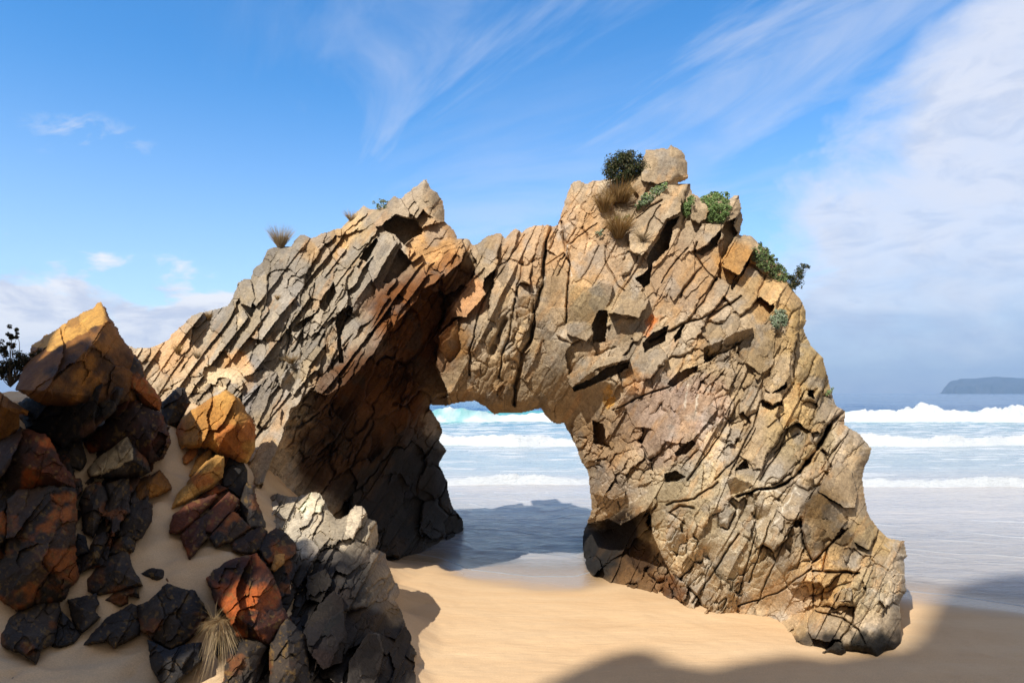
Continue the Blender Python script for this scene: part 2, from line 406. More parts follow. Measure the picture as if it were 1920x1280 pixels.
CT = [(300,720,35,22,1.6,.002),(420,600,55,16,1.6,.003),(520,560,60,20,1.6,.003),(600,520,60,28,1.6,.003),(680,600,52,17,3.2,.005),(640,660,58,16,3,.005),(760,480,50,24,2.5,.003),(700,420,45,26,2,.003),(550,700,55,18,2,.003),(480,820,55,20,3.0,.003),
 (700,850,55,24,2.5,.002),(800,900,60,26,1.5,.001),(620,800,55,22,2.5,.002),(780,600,60,30,3,.002),
 (900,560,58,22,3,.002),(930,680,65,18,1.8,.002),(1040,470,75,40,2.2,.0005),(1000,580,75,30,1.6,.001),(1100,400,50,45,1.3,.0005),(1120,660,30,28,1.8,.001),(1240,420,50,36,1.5,.001),(1330,420,55,24,2,.003),(1300,520,55,24,2,.001),(1420,560,52,22,1.8,.002),(1240,660,40,14,1.6,.002),(1350,640,35,15,1.8,.002),(1430,680,65,24,1.8,.001),(1510,680,75,20,2.2,.001),(1250,790,70,22,2.6,.0005),(1150,820,45,14,1.2,.002),(1200,880,40,14,1.2,.002),(1380,830,65,20,2.2,.0008),(1480,850,45,26,1.6,.001),(1580,830,50,20,1.5,.001),(1560,930,60,45,1.2,0),(1300,980,60,22,1.6,.0008),(1400,1000,75,22,2.4,.0008),(1240,930,25,18,1.6,.001),(1560,1030,60,34,1.3,.001),(1550,1120,15,34,1.8,.0005),(1650,1080,60,24,1.4,.001),(1450,1110,20,20,2,.0005),(1350,1100,60,22,1.8,.0008)]
# traced faces: polygon, metres towards the viewer, recession per 100 px to the right / downwards, detail
FEAT = [
 ([(795,335),(808,350),(820,358),(833,378),(838,415),(826,430),(815,410),(800,400),(783,385),(775,372),(770,352)],.15,.15,-.1,.5),
 ([(793,424),(837,414),(856,432),(861,450),(858,460),(870,471),(839,514),(797,514),(793,478),(759,460),(775,446)],.0,-.12,-.1,.35),
 ([(736,403),(761,410),(778,411),(792,430),(790,439),(773,446),(757,460),(742,442),(721,430),(717,422)],-.8,0,0,.6),
 ([(640,420),(663,402),(683,382),(694,392),(721,385),(738,366),(752,372),(762,388),(770,408),(740,403),(717,422),(690,430),(672,432),(676,424),(690,400),(660,425),(640,440)],.18,-.3,-.3,.6),
 ([(715,445),(729,434),(745,455),(725,485),(700,530),(690,505),(705,470)],.28,-.3,-.1,.4),
 ([(750,466),(772,492),(755,512),(730,530),(718,530)],-.45,.3,0,.4),
 ([(707,446),(709,452),(687,491),(675,483),(682,470)],-.45,0,0,.5),
 ([(672,440),(700,418),(709,430),(690,455),(672,470),(662,462)],.2,-.3,-.2,.4),
 ([(720,549),(732,556),(722,567),(700,610),(678,646),(652,674),(644,664),(666,621),(687,588)],.25,-.35,-.1,.5),
 ([(733,597),(720,630),(700,665),(668,700),(660,710),(664,690),(690,645),(708,608)],.22,-.35,-.1,.5),
 ([(734,574),(755,571),(748,583),(737,614),(731,592)],.18,-.2,0,.5),
 ([(692,530),(705,538),(703,558),(673,596),(661,586),(666,567)],-.1,.75,.3,.9),
 ([(642,542),(652,546),(652,571),(633,589),(630,567)],.22,-.2,0,.4),
 ([(678,507),(672,525),(660,540),(645,545),(650,520),(665,500)],.18,-.3,0,.4),
 ([(633,589),(652,572),(662,577),(659,589),(644,608),(639,636),(645,680),(636,680),(630,605)],-.6,0,0,.8),
 ([(610,605),(622,600),(628,620),(622,660),(618,685),(610,650)],.05,.8,0,.6),
 ([(575,545),(600,517),(617,522),(625,530),(600,565),(585,560)],.15,-.2,.2,.5),
 ([(600,565),(626,530),(630,550),(610,585),(598,575)],-.3,.2,.2,.9),
 ([(525,590),(545,568),(548,585),(542,615),(508,625)],.15,-.15,0,.5),
 ([(552,610),(600,580),(590,590),(563,620),(550,622)],-.25,0,0,.6),
 ([(430,600),(447,560),(468,560),(480,575),(470,600),(455,580)],-.25,0,0,.9),
 ([(447,530),(470,523),(478,560),(470,577),(452,570)],.2,-.1,0,.6),
 ([(456,707),(500,690),(520,700),(500,760),(480,800),(472,770),(490,720),(455,750)],.12,-.2,-.1,.8),
 ([(529,764),(512,790),(488,830),(470,870),(468,900),(499,890),(517,849),(534,806),(525,795)],.15,-.2,0,.4),
 ([(520,710),(540,690),(535,722),(524,725)],.2,.1,0,.4),
 ([(540,690),(563,690),(562,700),(545,735),(526,722)],-.1,.6,.3,.8),
 ([(560,690),(580,690),(575,710),(555,735),(548,742)],.18,-.2,0,.4),
 # lintel and right limb
 ([(905,540),(911,552),(873,595),(853,593),(822,626),(813,630),(838,592),(870,545),(890,520),(910,500)],.12,-.2,-.1,.3),
 ([(856,597),(865,656),(844,682),(824,654),(822,631)],.0,.7,.5,.9),
 ([(965,556),(1003,553),(1001,588),(968,597)],.0,.1,.6,.6),
 ([(1018,519),(1065,517),(1063,577),(1007,577)],.08,.0,.2,.3),
 ([(1007,577),(1062,577),(1060,610),(1030,640),(1001,634)],.06,.0,.2,.6),
 ([(1066,533),(1112,539),(1128,530),(1149,536),(1143,565),(1125,600),(1110,606),(1065,603)],.12,.1,.45,.4),
 ([(1122,583),(1140,583),(1135,642),(1112,642),(1110,608)],-.7,0,0,.7),
 ([(1190,537),(1217,561),(1210,577),(1196,595),(1162,589),(1143,587),(1165,560)],.38,.1,.1,.3),
 ([(1150,600),(1190,598),(1205,600),(1180,640),(1172,650),(1135,647)],.0,.1,.2,.7),
 ([(1063,608),(1110,606),(1112,625),(1100,640),(1064,625)],.3,.0,.2,.5),
 ([(1205,642),(1226,622),(1254,611),(1247,638),(1232,647),(1208,660)],-.6,0,0,.8),
 ([(1263,632),(1279,610),(1283,607),(1276,632),(1265,642)],-.45,0,0,.8),
 ([(1102,668),(1172,668),(1179,672),(1122,689),(1072,727),(1063,705),(1085,689)],.24,-.1,-.2,.3),
 ([(1179,677),(1176,691),(1147,705),(1077,735),(1072,727),(1110,708),(1138,689)],-.5,0,0,.5),
 ([(1308,683),(1307,696),(1263,725),(1250,720),(1271,699)],-.35,0,0,.8),
 ([(1160,752),(1185,722),(1197,728),(1185,750),(1150,772)],.1,.7,.3,.8),
 ([(1320,650),(1343,642),(1382,621),(1412,614),(1407,630),(1372,655),(1348,667),(1320,681)],-.05,.2,1.6,1.2),
 ([(1274,406),(1251,413),(1236,445),(1212,484),(1217,505),(1191,522),(1208,539),(1219,531),(1223,494),(1255,464),(1261,428)],-.8,0,0,.6),
 ([(1240,362),(1278,372),(1276,398),(1250,410),(1230,445),(1205,480),(1180,470),(1180,420)],.28,-.1,-.05,.35),
 ([(1352,430),(1351,441),(1345,460),(1319,479),(1305,475),(1328,458),(1341,436)],-.4,0,0,.5),
 ([(1382,409),(1375,424),(1382,437),(1354,484),(1354,462),(1358,443),(1352,434),(1360,415)],-.4,0,0,.5),
 ([(1316,420),(1352,420),(1350,432),(1328,456),(1304,470),(1300,450)],.25,.1,.1,.5),
 ([(1356,488),(1388,462),(1414,467),(1386,516),(1354,501)],.28,-.15,.0,.4),
 ([(1407,482),(1403,496),(1373,546),(1369,539),(1386,516)],-.35,0,0,.5),
 ([(1291,469),(1304,479),(1302,512),(1262,565),(1257,557),(1259,512)],.08,.05,0,.2),
 ([(1317,501),(1330,516),(1285,559),(1277,550),(1285,535)],.05,0,0,.2),
 ([(1420,611),(1442,608),(1453,635),(1450,682),(1428,703),(1398,680),(1412,635)],.16,0,.05,.25),
 ([(1475,716),(1473,728),(1448,739),(1453,731)],-.45,0,0,.4),
 ([(1482,652),(1481,702),(1470,721),(1447,738),(1434,728),(1454,686),(1461,669)],.18,.05,.05,.3),
 ([(1526,732),(1526,750),(1514,742),(1515,733)],-.4,0,0,.4),
 ([(1428,749),(1450,760),(1465,752),(1467,760),(1445,767),(1429,760)],-.3,0,0,.5),
 ([(1432,735),(1465,738),(1467,750),(1450,758),(1430,748)],.2,0,-.2,.4),
 ([(1112,788),(1132,794),(1138,830),(1147,841),(1112,830)],-.55,0,0,.7),
 ([(1246,888),(1266,882),(1285,894),(1269,901),(1247,902)],-.4,0,0,.5),
 ([(1122,879),(1147,876),(1154,893),(1132,930),(1112,924),(1112,913)],.3,0,.1,.3),
 ([(1154,905),(1172,921),(1169,933),(1144,935),(1135,926)],.25,.1,.2,.4),
 ([(1294,822),(1304,832),(1285,851),(1268,854),(1265,849)],-.35,0,0,.5),
 ([(1170,762),(1250,735),(1340,742),(1345,768),(1300,822),(1285,832),(1240,826),(1222,805),(1190,800)],.1,-.05,.05,.45),
 ([(1362,897),(1380,895),(1412,908),(1391,923),(1371,928)],.12,.2,.8,.5),
 ([(1378,880),(1398,861),(1405,877),(1382,882)],-.3,0,0,.5),
 ([(1568,863),(1598,885),(1608,925),(1603,951),(1584,951),(1553,932),(1532,921)],.34,.22,.05,.2),
 ([(1532,923),(1584,952),(1591,975),(1546,971),(1498,975),(1500,949),(1512,940)],.24,.2,.55,.5),
 ([(1502,971),(1590,974),(1552,1026),(1543,1071),(1520,1057),(1507,1017)],.16,.25,.3,.5),
 ([(1591,994),(1620,1055),(1597,1071),(1548,1071),(1552,1026)],.14,.3,.2,.5),
 ([(1205,284),(1257,262),(1279,280),(1292,301),(1293,328),(1270,336),(1235,345),(1203,340)],.06,.3,-.1,.5),
 ([(1299,375),(1318,372),(1330,392),(1322,412),(1310,420),(1294,410)],.3,.2,.2,.3),
]
# the dark undercut at the seaward foot of the right limb
UNDER = [(1085,985),(1140,972),(1165,985),(1220,950),(1222,1000),(1250,1060),(1284,1140),(1284,1200),(1140,1200),(1080,1090)]
DU = [(1094,1000,14.4),(1105,1040,13.9),(1130,1054,12.8),(1144,1090,12.35),(1201,1097,12.05),(1245,1113,11.5),(1284,1138,10.75),(1210,1000,12.2),(1235,1060,11.8),(1150,990,13.9)]
CRK = [ # dark fissures: line, width px, depth m
 ([(1035,423),(1024,452),(1020,487),(1018,533),(1006,572),(1002,600),(1001,611),(995,637),(980,658),(976,682),(966,723),(965,759)],3.2,.35),
 ([(1054,416),(1057,436),(1060,455),(1065,470),(1070,497),(1065,533),(1063,572),(1061,605)],2.2,.18),
 ([(985,439),(963,473),(945,501),(925,530),(911,552)],1.5,.1),([(981,494),(977,516),(970,533),(965,569),(962,600),(960,591),(954,631),(942,666),(936,709)],2.0,.15),
 ([(911,552),(897,587),(889,631),(881,654),(880,702)],1.8,.15),([(948,602),(930,640),(922,660)],5,.25),
 ([(1584,770),(1553,798),(1546,818),(1529,844),(1512,870),(1500,885),(1477,903),(1450,916),(1422,918),(1383,930)],2.6,.35),
 ([(1553,798),(1546,818),(1532,842)],4,.4),([(1512,866),(1500,885)],4,.3),
 ([(1591,812),(1560,850),(1540,880)],1.2,.1),([(1502,971),(1507,1017),(1520,1050)],2.5,.25),([(1590,990),(1552,1026),(1520,1057)],1.6,.15),([(1552,1026),(1543,1071)],1.6,.12),
 ([(1524,1071),(1610,1073)],2.0,.2),([(1524,1071),(1525,1140)],1.2,.08),([(1530,1145),(1580,1160),(1610,1180),(1622,1205)],1.5,.1),([(1385,1135),(1460,1110),(1520,1066)],1.6,.12),
 ([(1178,420),(1215,390),(1242,375)],1.6,.12),([(1205,452),(1217,420),(1237,385)],1.3,.1),([(1225,405),(1245,422)],1.2,.1),([(1065,458),(1120,420)],1.4,.08),([(1020,500),(1062,470)],1.2,.06),([(980,500),(1018,483)],1.1,.05),
 ([(1090,522),(1105,500),(1122,460)],1.1,.05),([(1134,460),(1136,490),(1160,535),(1172,545)],1.3,.08),
 ([(1308,455),(1302,475),(1318,500),(1343,524)],1.6,.12),([(1240,530),(1262,495),(1290,465)],1.5,.12),([(1275,556),(1292,528),(1315,502)],2,.14),([(1290,600),(1320,565),(1343,524)],2,.15),
 ([(1220,640),(1290,603),(1330,592),(1360,575),(1390,555)],2.5,.2),([(1150,770),(1210,740),(1270,720)],2,.14),
 ([(1500,960),(1480,990),(1420,1130)],1.4,.1),([(1410,960),(1418,1000),(1400,1060),(1385,1110)],1.6,.12),([(1445,975),(1430,1020),(1405,1090)],1.4,.12),([(1300,1130),(1345,1060),(1385,1000)],1.6,.14),([(1275,1085),(1300,1060)],2,.14),
 ([(1370,770),(1360,800),(1320,860),(1290,900)],1.6,.12),([(1420,770),(1412,800),(1380,860),(1340,900)],1.4,.12),([(1440,800),(1470,775)],1.4,.1),([(1450,850),(1470,830),(1495,812)],1.6,.12),([(1425,900),(1460,845),(1478,800)],1.5,.1),
 ([(1254,960),(1275,948),(1300,952)],2,.12),([(1255,960),(1285,982)],1.6,.1),([(1230,950),(1210,965)],2,.15),
 ([(1345,905),(1300,935),(1250,945)],2.2,.14),([(845,500),(858,470),(866,455)],1.2,.08),([(860,455),(795,478)],.9,.03),([(620,445),(590,470),(582,520)],1.1,.06),
 ([(592,525),(584,560),(570,590),(566,650)],1.4,.1),([(545,615),(540,650),(530,690)],2,.16),([(575,600),(562,640),(548,660)],2.4,.2),([(510,640),(525,640),(540,600)],1.5,.1),
]
VEIN = [[(1367,935),(1400,925),(1450,918),(1475,925),(1500,923)],[(1360,975),(1385,950),(1420,945),(1448,940)],[(1500,890),(1485,930),(1465,965),(1440,1000)],[(1410,950),(1415,990),(1445,960)],[(1455,935),(1463,955)],[(1160,958),(1200,930)],[(1020,480),(1022,530)],[(1062,460),(1070,520)],[(1290,720),(1283,765)],[(1310,740),(1305,775)],[(1375,1010),(1360,1040)]]
# stone colours, with cave and undercut shade painted in: px, py, radius, linear rgb, weight
TAN, GREY, ORG, RUST, PALE, PINK, OCH, DARK = (.39,.302,.2), (.325,.278,.212), (.52,.30,.125), (.36,.15,.05), (.47,.395,.275), (.375,.27,.2), (.43,.30,.13), (.06,.048,.04)
ZONE = [(560,560,200,GREY,.9),(700,640,110,GREY,.9),(450,620,120,GREY,.6),(470,730,60,(.29,.26,.23),.9),(440,690,28,ORG,.8),(330,660,50,(.45,.28,.14),.7),(820,470,55,ORG,1.0),(610,450,40,(.5,.32,.15),.8),(650,420,30,(.55,.40,.21),.8),
 (780,600,95,(.15,.058,.017),1),(700,760,110,(.11,.046,.016),1),(640,850,90,(.065,.032,.015),1),(850,520,40,(.2,.085,.03),.8),(800,920,110,(.03,.025,.021),1),(720,960,90,(.026,.02,.016),1),(850,1000,60,(.03,.026,.022),1),(770,1030,80,(.03,.026,.022),1),(810,790,18,(.4,.3,.2),.8),  # cave wall and pillar painted dark as shade, pillar top light
 (880,560,35,(.55,.31,.16),1),(860,640,30,(.30,.17,.07),1),(1050,470,110,(.45,.30,.17),.9),(1040,570,60,(.32,.24,.15),.7),(1110,570,45,(.33,.25,.14),.8),(900,750,70,(.25,.17,.09),.8),(1000,740,60,(.28,.20,.11),.5),
 (1280,520,80,(.36,.24,.14),.8),(1380,490,40,(.50,.28,.10),.9),(1450,560,60,(.44,.29,.13),.7),(1500,620,50,OCH,.8),(1530,700,50,OCH,.8),(1440,660,50,(.37,.28,.17),.8),(1220,605,16,(.5,.17,.05),1),(1195,715,22,(.5,.25,.08),.9),(1140,740,12,(.55,.32,.09),1),(1250,780,80,PINK,.9),(1320,760,50,(.36,.25,.18),.8),
 (1150,820,60,(.27,.17,.09),.7),(1140,910,40,(.34,.27,.20),.9),(1100,800,30,(.22,.14,.07),.8),(1300,960,90,(.42,.34,.21),.8),(1400,940,60,PALE,.6),(1260,1010,50,PALE,.9),(1400,1040,60,PALE,.9),(1340,1060,50,PALE,.6),(1500,820,60,(.36,.27,.14),.7),(1480,780,50,(.42,.29,.13),.6),(1570,910,40,(.34,.26,.17),1),(1540,955,40,(.19,.125,.06),1),(1560,1020,50,(.20,.14,.075),1),(1640,1000,40,OCH,.6),
 (1540,1090,60,(.50,.34,.17),.9),(1620,1110,50,(.40,.32,.2),.8),(1480,1125,40,(.46,.35,.24),.7),(1450,1150,30,(.42,.33,.22),.6),(1560,1222,34,(.03,.025,.02),1),(1610,1228,36,(.022,.02,.016),1),(1660,1224,38,(.02,.018,.015),1),(1692,1208,24,(.022,.018,.015),1),(1520,1210,25,(.10,.08,.06),1),(1190,1070,60,(.16,.09,.04),1),(1120,1035,58,(.018,.016,.014),1),(1165,1000,45,(.028,.02,.015),1),(1205,1045,32,(.06,.034,.018),1),(1255,1115,30,(.16,.08,.035),1)]  # shade of the undercut painted in; the black toe is wet stone

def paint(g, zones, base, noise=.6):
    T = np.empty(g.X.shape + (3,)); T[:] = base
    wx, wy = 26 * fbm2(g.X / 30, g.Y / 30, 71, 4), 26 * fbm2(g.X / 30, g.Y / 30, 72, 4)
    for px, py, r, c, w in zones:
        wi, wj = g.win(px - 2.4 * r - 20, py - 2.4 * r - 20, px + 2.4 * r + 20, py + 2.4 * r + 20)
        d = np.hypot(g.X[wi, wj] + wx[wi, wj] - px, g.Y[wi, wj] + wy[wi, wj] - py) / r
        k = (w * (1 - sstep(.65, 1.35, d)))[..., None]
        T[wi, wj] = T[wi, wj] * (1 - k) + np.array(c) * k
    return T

def apply_features(g, D, base, detail, feats, prot=None):
    for poly, fwd, gx, gy, det in feats:
        p = np.array(poly, float)
        wi, wj = g.win(p[:, 0].min() - 5, p[:, 1].min() - 5, p[:, 0].max() + 5, p[:, 1].max() + 5)
        X, Y = g.X[wi, wj], g.Y[wi, wj]
        rag = 1.5
        m = poly_mask(poly, X + rag * 2 * fbm2(X / 9, Y / 9, 41, 3), Y + rag * 2 * fbm2(X / 9, Y / 9, 42, 3))
        cx, cy = p.mean(0)
        d = base[wi, wj] - fwd + gx * (X - cx) / 100 + gy * (Y - cy) / 100 + det * detail[wi, wj]
        D[wi, wj] = np.where(m, d, D[wi, wj])

def build_arch():
    st = ARCH_ST
    g = Grid(236, 262, 1712, 1254, st)
    rs = np.random.RandomState(11)
    rx = 2.6 * fbm2(g.X / 11, g.Y / 11, 31, 3); ry = 2.6 * fbm2(g.X / 11, g.Y / 11, 32, 3)
    mask = poly_mask(OUT, g.X + rx, g.Y + ry)
    sx, sy = 5 * fbm2(g.X / 20, g.Y / 20, 51, 4), 5 * fbm2(g.X / 20, g.Y / 20, 52, 4)
    mR = poly_mask(LINT, g.X + sx, g.Y + sy)
    mA = poly_mask(FACE_A, g.X + sx, g.Y + sy) & ~mR
    mW = ~mA & ~mR
    def ev(pts):
        pts = np.array(pts, float)
        f = rbf_fit(pts[:, :2] / 100, pts[:, 2])
        return rbf_eval(f, g.X / 100, g.Y / 100)
    base = np.where(mA, ev(DA), np.where(mR, ev(DR), ev(DW)))
    mU = poly_mask(UNDER, g.X + sx * .7, g.Y + sy * .7)
    base = np.where(mU, ev(DU), base)
    base = np.clip(base, 8.1, 17.5)
    big = mask.copy()
    L1, id1, n1, e1 = block_layer(g, big, CT, 1.3, .10, .0020, 1.4, .09, 1.5, rs, .6, 3)
    L2, id2, n2, e2 = block_layer(g, big, CT, .52, .027, .0022, .4, .06, 1.25, rs, .45, 2)
    L3, id3, n3, e3 = block_layer(g, big, CT, .24, .008, .0015, 0, .025, 1.2, rs, .35, 1.2)
    amp2 = .12 + 1.1 * sstep(-.12, .32, fbm2(g.X / 85, g.Y / 85, 61, 3))      # some faces break up finely, some stay whole
    fine = .010 * fbm2(g.X / 7, g.Y / 7, 5, 3)
    ang = math.radians(57)
    u = g.X * math.cos(ang) - g.Y * math.sin(ang); v = g.X * math.sin(ang) + g.Y * math.cos(ang)
    lam = .012 * fbm2(u / 60 + sx / 30, v / 5 + sx / 6, 77, 3)
    det = amp2 * (L2 + .6 * L3) + fine + lam
    bA, kA, uA = bedding(g, 53, 25, .17, 301, 110)
    bR, kR, uR = bedding(g, 62, 34, .045, 311, 170)
    bW, kW, uW = bedding(g, 56, 30, .14, 321, 160)
    wob = .35 + 1.1 * sstep(-.2, .3, fbm2(g.X / 120, g.Y / 120, 331, 3))
    bed = np.where(mA, bA * (.55 + .6 * wob), np.where(mR, bR * wob, bW))
    whole = .22 + .75 * sstep(-.22, .25, fbm2(g.X / 110, g.Y / 110, 341, 3))
    D = base + L1 * np.where(mA, .6, np.where(mW | mU, 1.3, whole)) + bed + det * np.where(mA, .8, 1.0)
    apply_features(g, D, base, det, FEAT)
    for line, w, dep in CRK:
        p = np.array(line, float)
        wi, wj = g.win(p[:, 0].min() - 12, p[:, 1].min() - 12, p[:, 0].max() + 12, p[:, 1].max() + 12)
        X, Y = g.X[wi, wj], g.Y[wi, wj]
        d = line_dist(line, X + 3 * fbm2(X / 16, Y / 16, 81, 3), Y + 3 * fbm2(X / 16, Y / 16, 82, 3))
        ww = w * .8 * (.5 + 1.2 * (vn2(X / 16, Y / 16, 83) + .5))
        D[wi, wj] += dep * np.exp(-(d / ww) ** 2)
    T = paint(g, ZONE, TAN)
    # block to block variation of the stone itself, plus rust along bedding
    r1, r2 = rs.normal(1, .09, n1), rs.normal(1, .08, n2)
    hue1, hue2 = rs.normal(0, .03, n1), rs.normal(0, .03, n2)
    k = r1[id1] * r2[id2]; hu = hue1[id1] + hue2[id2]
    kb = np.where(mA, hash2(kA, uA, 7), hash2(kR, uR, 7))
    k = k * (.84 + .32 * kb)
    T = T * k[..., None] * np.stack([1 + hu * .6, np.ones_like(hu), 1 - hu * 1.3], -1)
    sp = sstep(.18, .45, fbm2(u / 50, v / 14, 91, 4))[..., None] * .34
    T = T * (1 - sp) + np.array((.44, .24, .09)) * sp * (T.mean(-1, keepdims=True) / .25).clip(.2, 1.2) + 0
    gy = sstep(.15, .5, fbm2(g.X / 34, g.Y / 34, 95, 4))[..., None] * .55
    T = T * (1 - gy) + T.mean(-1, keepdims=True) * np.array((1.05, .97, .86)) * gy
    rm = (mR & ~mU)
    for line in VEIN:
        p = np.array(line, float)
        wi, wj = g.win(p[:, 0].min() - 12, p[:, 1].min() - 12, p[:, 0].max() + 12, p[:, 1].max() + 12)
        X, Y = g.X[wi, wj], g.Y[wi, wj]
        d = line_dist(line, X + 7 * fbm2(X / 12, Y / 12, 81, 3), Y + 7 * fbm2(X / 12, Y / 12, 82, 3))
        q = (np.exp(-(d / (1.7 * (.5 + vn2(X / 9, Y / 9, 84)).clip(.1, 1) * 1.6)) ** 2) * .85)[..., None]
        T[wi, wj] = T[wi, wj] * (1 - q) + np.array((.66, .60, .5)) * q
    q = (np.exp(-(e2 / .8) ** 2) * (hash2(id2, id2, 3) > .7) * rm * sstep(850, 960, g.Y) * (1 - sstep(1110, 1150, g.Y)) * .55)[..., None]
    T = T * (1 - q) + np.array((.6, .53, .42)) * q
    # wind-blown sand lodged on the lower ledges of the left limb
    sd = (sstep(.02, .16, fbm2(g.X / 22, g.Y / 14, 97, 4)) * np.exp(-(((g.X - 405) / 60) ** 2 + ((g.Y - 708) / 26) ** 2) ** 1.2))[..., None]
    T = T * (1 - sd) + np.array((.66, .52, .33)) * sd
    D = np.where(sd[..., 0] > .5, base - .03, D)
    T = np.clip(T, .012, .75)
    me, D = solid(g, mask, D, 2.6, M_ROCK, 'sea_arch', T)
    o = link('sea_arch', me)
    tag(o, 'tall jagged tan sandstone sea arch standing between the sand and the sea', 'rock arch')
    return g, mask, D

ARCH_ST = 1.45
AG, AMASK, AD = build_arch()
def arch_at(px, py):
    j = int(round((px - AG.x[0]) / AG.st)); i = int(round((py - AG.y[0]) / AG.st))
    for r in range(0, 30):
        for di, dj in ((r, 0), (0, 0), (0, r), (0, -r), (-r, 0)):
            a, b = i + di, j + dj
            if 0 <= a < AMASK.shape[0] and 0 <= b < AMASK.shape[1] and AMASK[a, b]:
                return float(AD[a, b])
    return 12.0
# ------------------------------------------------------------------ THE OUTCROP at the foot of the slope
OUTC = [(470,945),(485,932),(505,930),(517,924),(542,930),(558,930),(583,922),(599,924),(604,930),(611,939),(617,955),(630,971),(639,971),(649,964),(667,946),(677,947),(685,955),(692,971),(708,977),(710,1011),(705,1027),(724,1039),(728,1055),(739,1086),(749,1099),(749,1114),(742,1124),(755,1149),(761,1171),(772,1180),(771,1205),(783,1224),(777,1236),(782,1290),(782,1330),(440,1330),(430,1100),(440,990)]
DO = [(480,935,10.1),(600,930,9.9),(560,980,8.9),(690,960,9.3),(710,1010,9.4),(735,1080,9.5),(755,1145,9.4),(778,1230,8.0),(480,1000,9.0),(560,1040,7.6),(640,1010,8.4),(650,1100,7.2),(710,1150,7.6),(640,1200,6.2),(720,1250,6.6),(780,1280,7.1),(560,1200,6.05),(500,1100,7.1),(480,1290,5.3),(620,1310,5.7)]
CO = [(560,950,62,15,1.8,.004),(650,980,60,18,2.4,.004),(700,1020,65,12,2.4,.004),(620,1050,60,20,1.8,.003),(700,1120,55,16,2.0,.004),(740,1180,70,18,2.4,.003),(620,1180,55,34,1.6,.002),(680,1240,65,30,1.8,.003),(540,1120,60,28,1.6,.002)]
ZO = [(590,950,60,(.54,.45,.32),.95),(670,990,52,(.55,.46,.33),.95),(540,990,50,(.50,.44,.34),.95),(705,1095,40,(.28,.235,.17),.8),(640,1075,50,(.05,.044,.04),.9),(620,1180,95,(.019,.015,.013),1),(720,1220,75,(.024,.018,.014),1),(600,1240,30,(.03,.018,.012),.8),(690,1160,26,(.045,.03,.02),.8),(640,1120,22,(.035,.025,.02),.8),(560,1100,60,(.03,.024,.018),1),(745,1150,24,(.22,.17,.11),.8)]  # lower slabs painted darker to deepen their shade, sunlit crest paler
FO = [([(645,1030),(667,1012),(690,1024),(690,1050),(650,1078),(628,1068)],.22,-.1,-.1,.4),([(590,1010),(600,985),(632,985),(622,1005),(600,1030)],.12,-.2,-.1,.4),
 ([(617,975),(640,972),(668,946),(680,950),(676,990),(650,1012),(620,1010)],.2,-.15,-.1,.5),([(560,990),(583,924),(599,926),(590,960),(575,985)],.15,-.25,0,.5),
 ([(575,1170),(600,1130),(625,1108),(642,1120),(650,1200),(640,1240),(605,1255),(578,1220)],.35,.15,.1,.3),([(655,1240),(690,1185),(710,1190),(718,1230),(700,1290),(650,1290)],.35,.2,.05,.3),([(575,1080),(612,1066),(622,1090),(600,1130),(574,1122)],.2,0,.2,.5)]
def build_outcrop():
    st = 1.6
    g = Grid(426, 905, 796, 1334, st); rs = np.random.RandomState(23)
    rx = 2.6 * fbm2(g.X / 11, g.Y / 11, 31, 3); ry = 2.6 * fbm2(g.X / 11, g.Y / 11, 32, 3)
    mask = poly_mask(OUTC, g.X + rx, g.Y + ry)
    a = np.array(DO, float); f = rbf_fit(a[:, :2] / 100, a[:, 2])
    base = rbf_eval(f, g.X / 100, g.Y / 100)
    L1, id1, n1, e1 = block_layer(g, mask, CO, 1.2, .07, .0015, 1.0, .06, 1.5, rs, .6, 3)
    L2, id2, n2, e2 = block_layer(g, mask, CO, .5, .02, .0016, .4, .03, 1.2, rs, .4, 2)
    ang = math.radians(60)
    u = g.X * math.cos(ang) - g.Y * math.sin(ang); v = g.X * math.sin(ang) + g.Y * math.cos(ang)
    det = L2 + .006 * fbm2(g.X / 7, g.Y / 7, 5, 3) + .010 * fbm2(u / 60, v / 5, 77, 3)
    bO, kO, uO = bedding(g, 62, 26, .13, 351, 80)
    D = base + .8 * L1 + bO + det
    apply_features(g, D, base, det, FO)
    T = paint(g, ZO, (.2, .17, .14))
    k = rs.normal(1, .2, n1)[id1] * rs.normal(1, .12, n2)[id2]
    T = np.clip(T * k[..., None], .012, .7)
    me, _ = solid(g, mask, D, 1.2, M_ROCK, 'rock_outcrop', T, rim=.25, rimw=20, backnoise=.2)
    tag(link('rock_outcrop', me), 'jagged outcrop of pale upright slabs darkening downhill, at the edge of the flat beach', 'rock outcrop')
    return g, mask, D
OG, OMASK, OD = build_outcrop()

# ------------------------------------------------------------------ BOULDERS on the sandy slope
PAL = {  # base, second, lichen, lichen amount
 'dark': ((.034,.028,.024), (.055,.04,.028), (.17,.06,.017), .2),
 'black': ((.022,.02,.02), (.034,.03,.028), (.08,.035,.018), .1),
 'brown': ((.034,.026,.02), (.058,.033,.018), (.34,.10,.018), .27),
 'red': ((.042,.024,.018), (.10,.03,.013), (.42,.10,.016), .45),
 'orange': ((.48,.23,.055), (.58,.31,.08), (.40,.13,.03), .35),
 'ochre': ((.25,.105,.018), (.14,.058,.013), (.04,.022,.012), .5),
 'tan': ((.40,.30,.18), (.33,.23,.12), (.42,.22,.07), .35),
}
TR = {1: lambda p: (p[0] / 3.5556, 560 + p[1] / 3.5556), 2: lambda p: (p[0] / 3.2, 880 + p[1] / 3.2), 3: lambda p: (380 + p[0] / 3.2, 880 + p[1] / 3.2), 0: lambda p: (p[0], p[1])}
_nb = [0]
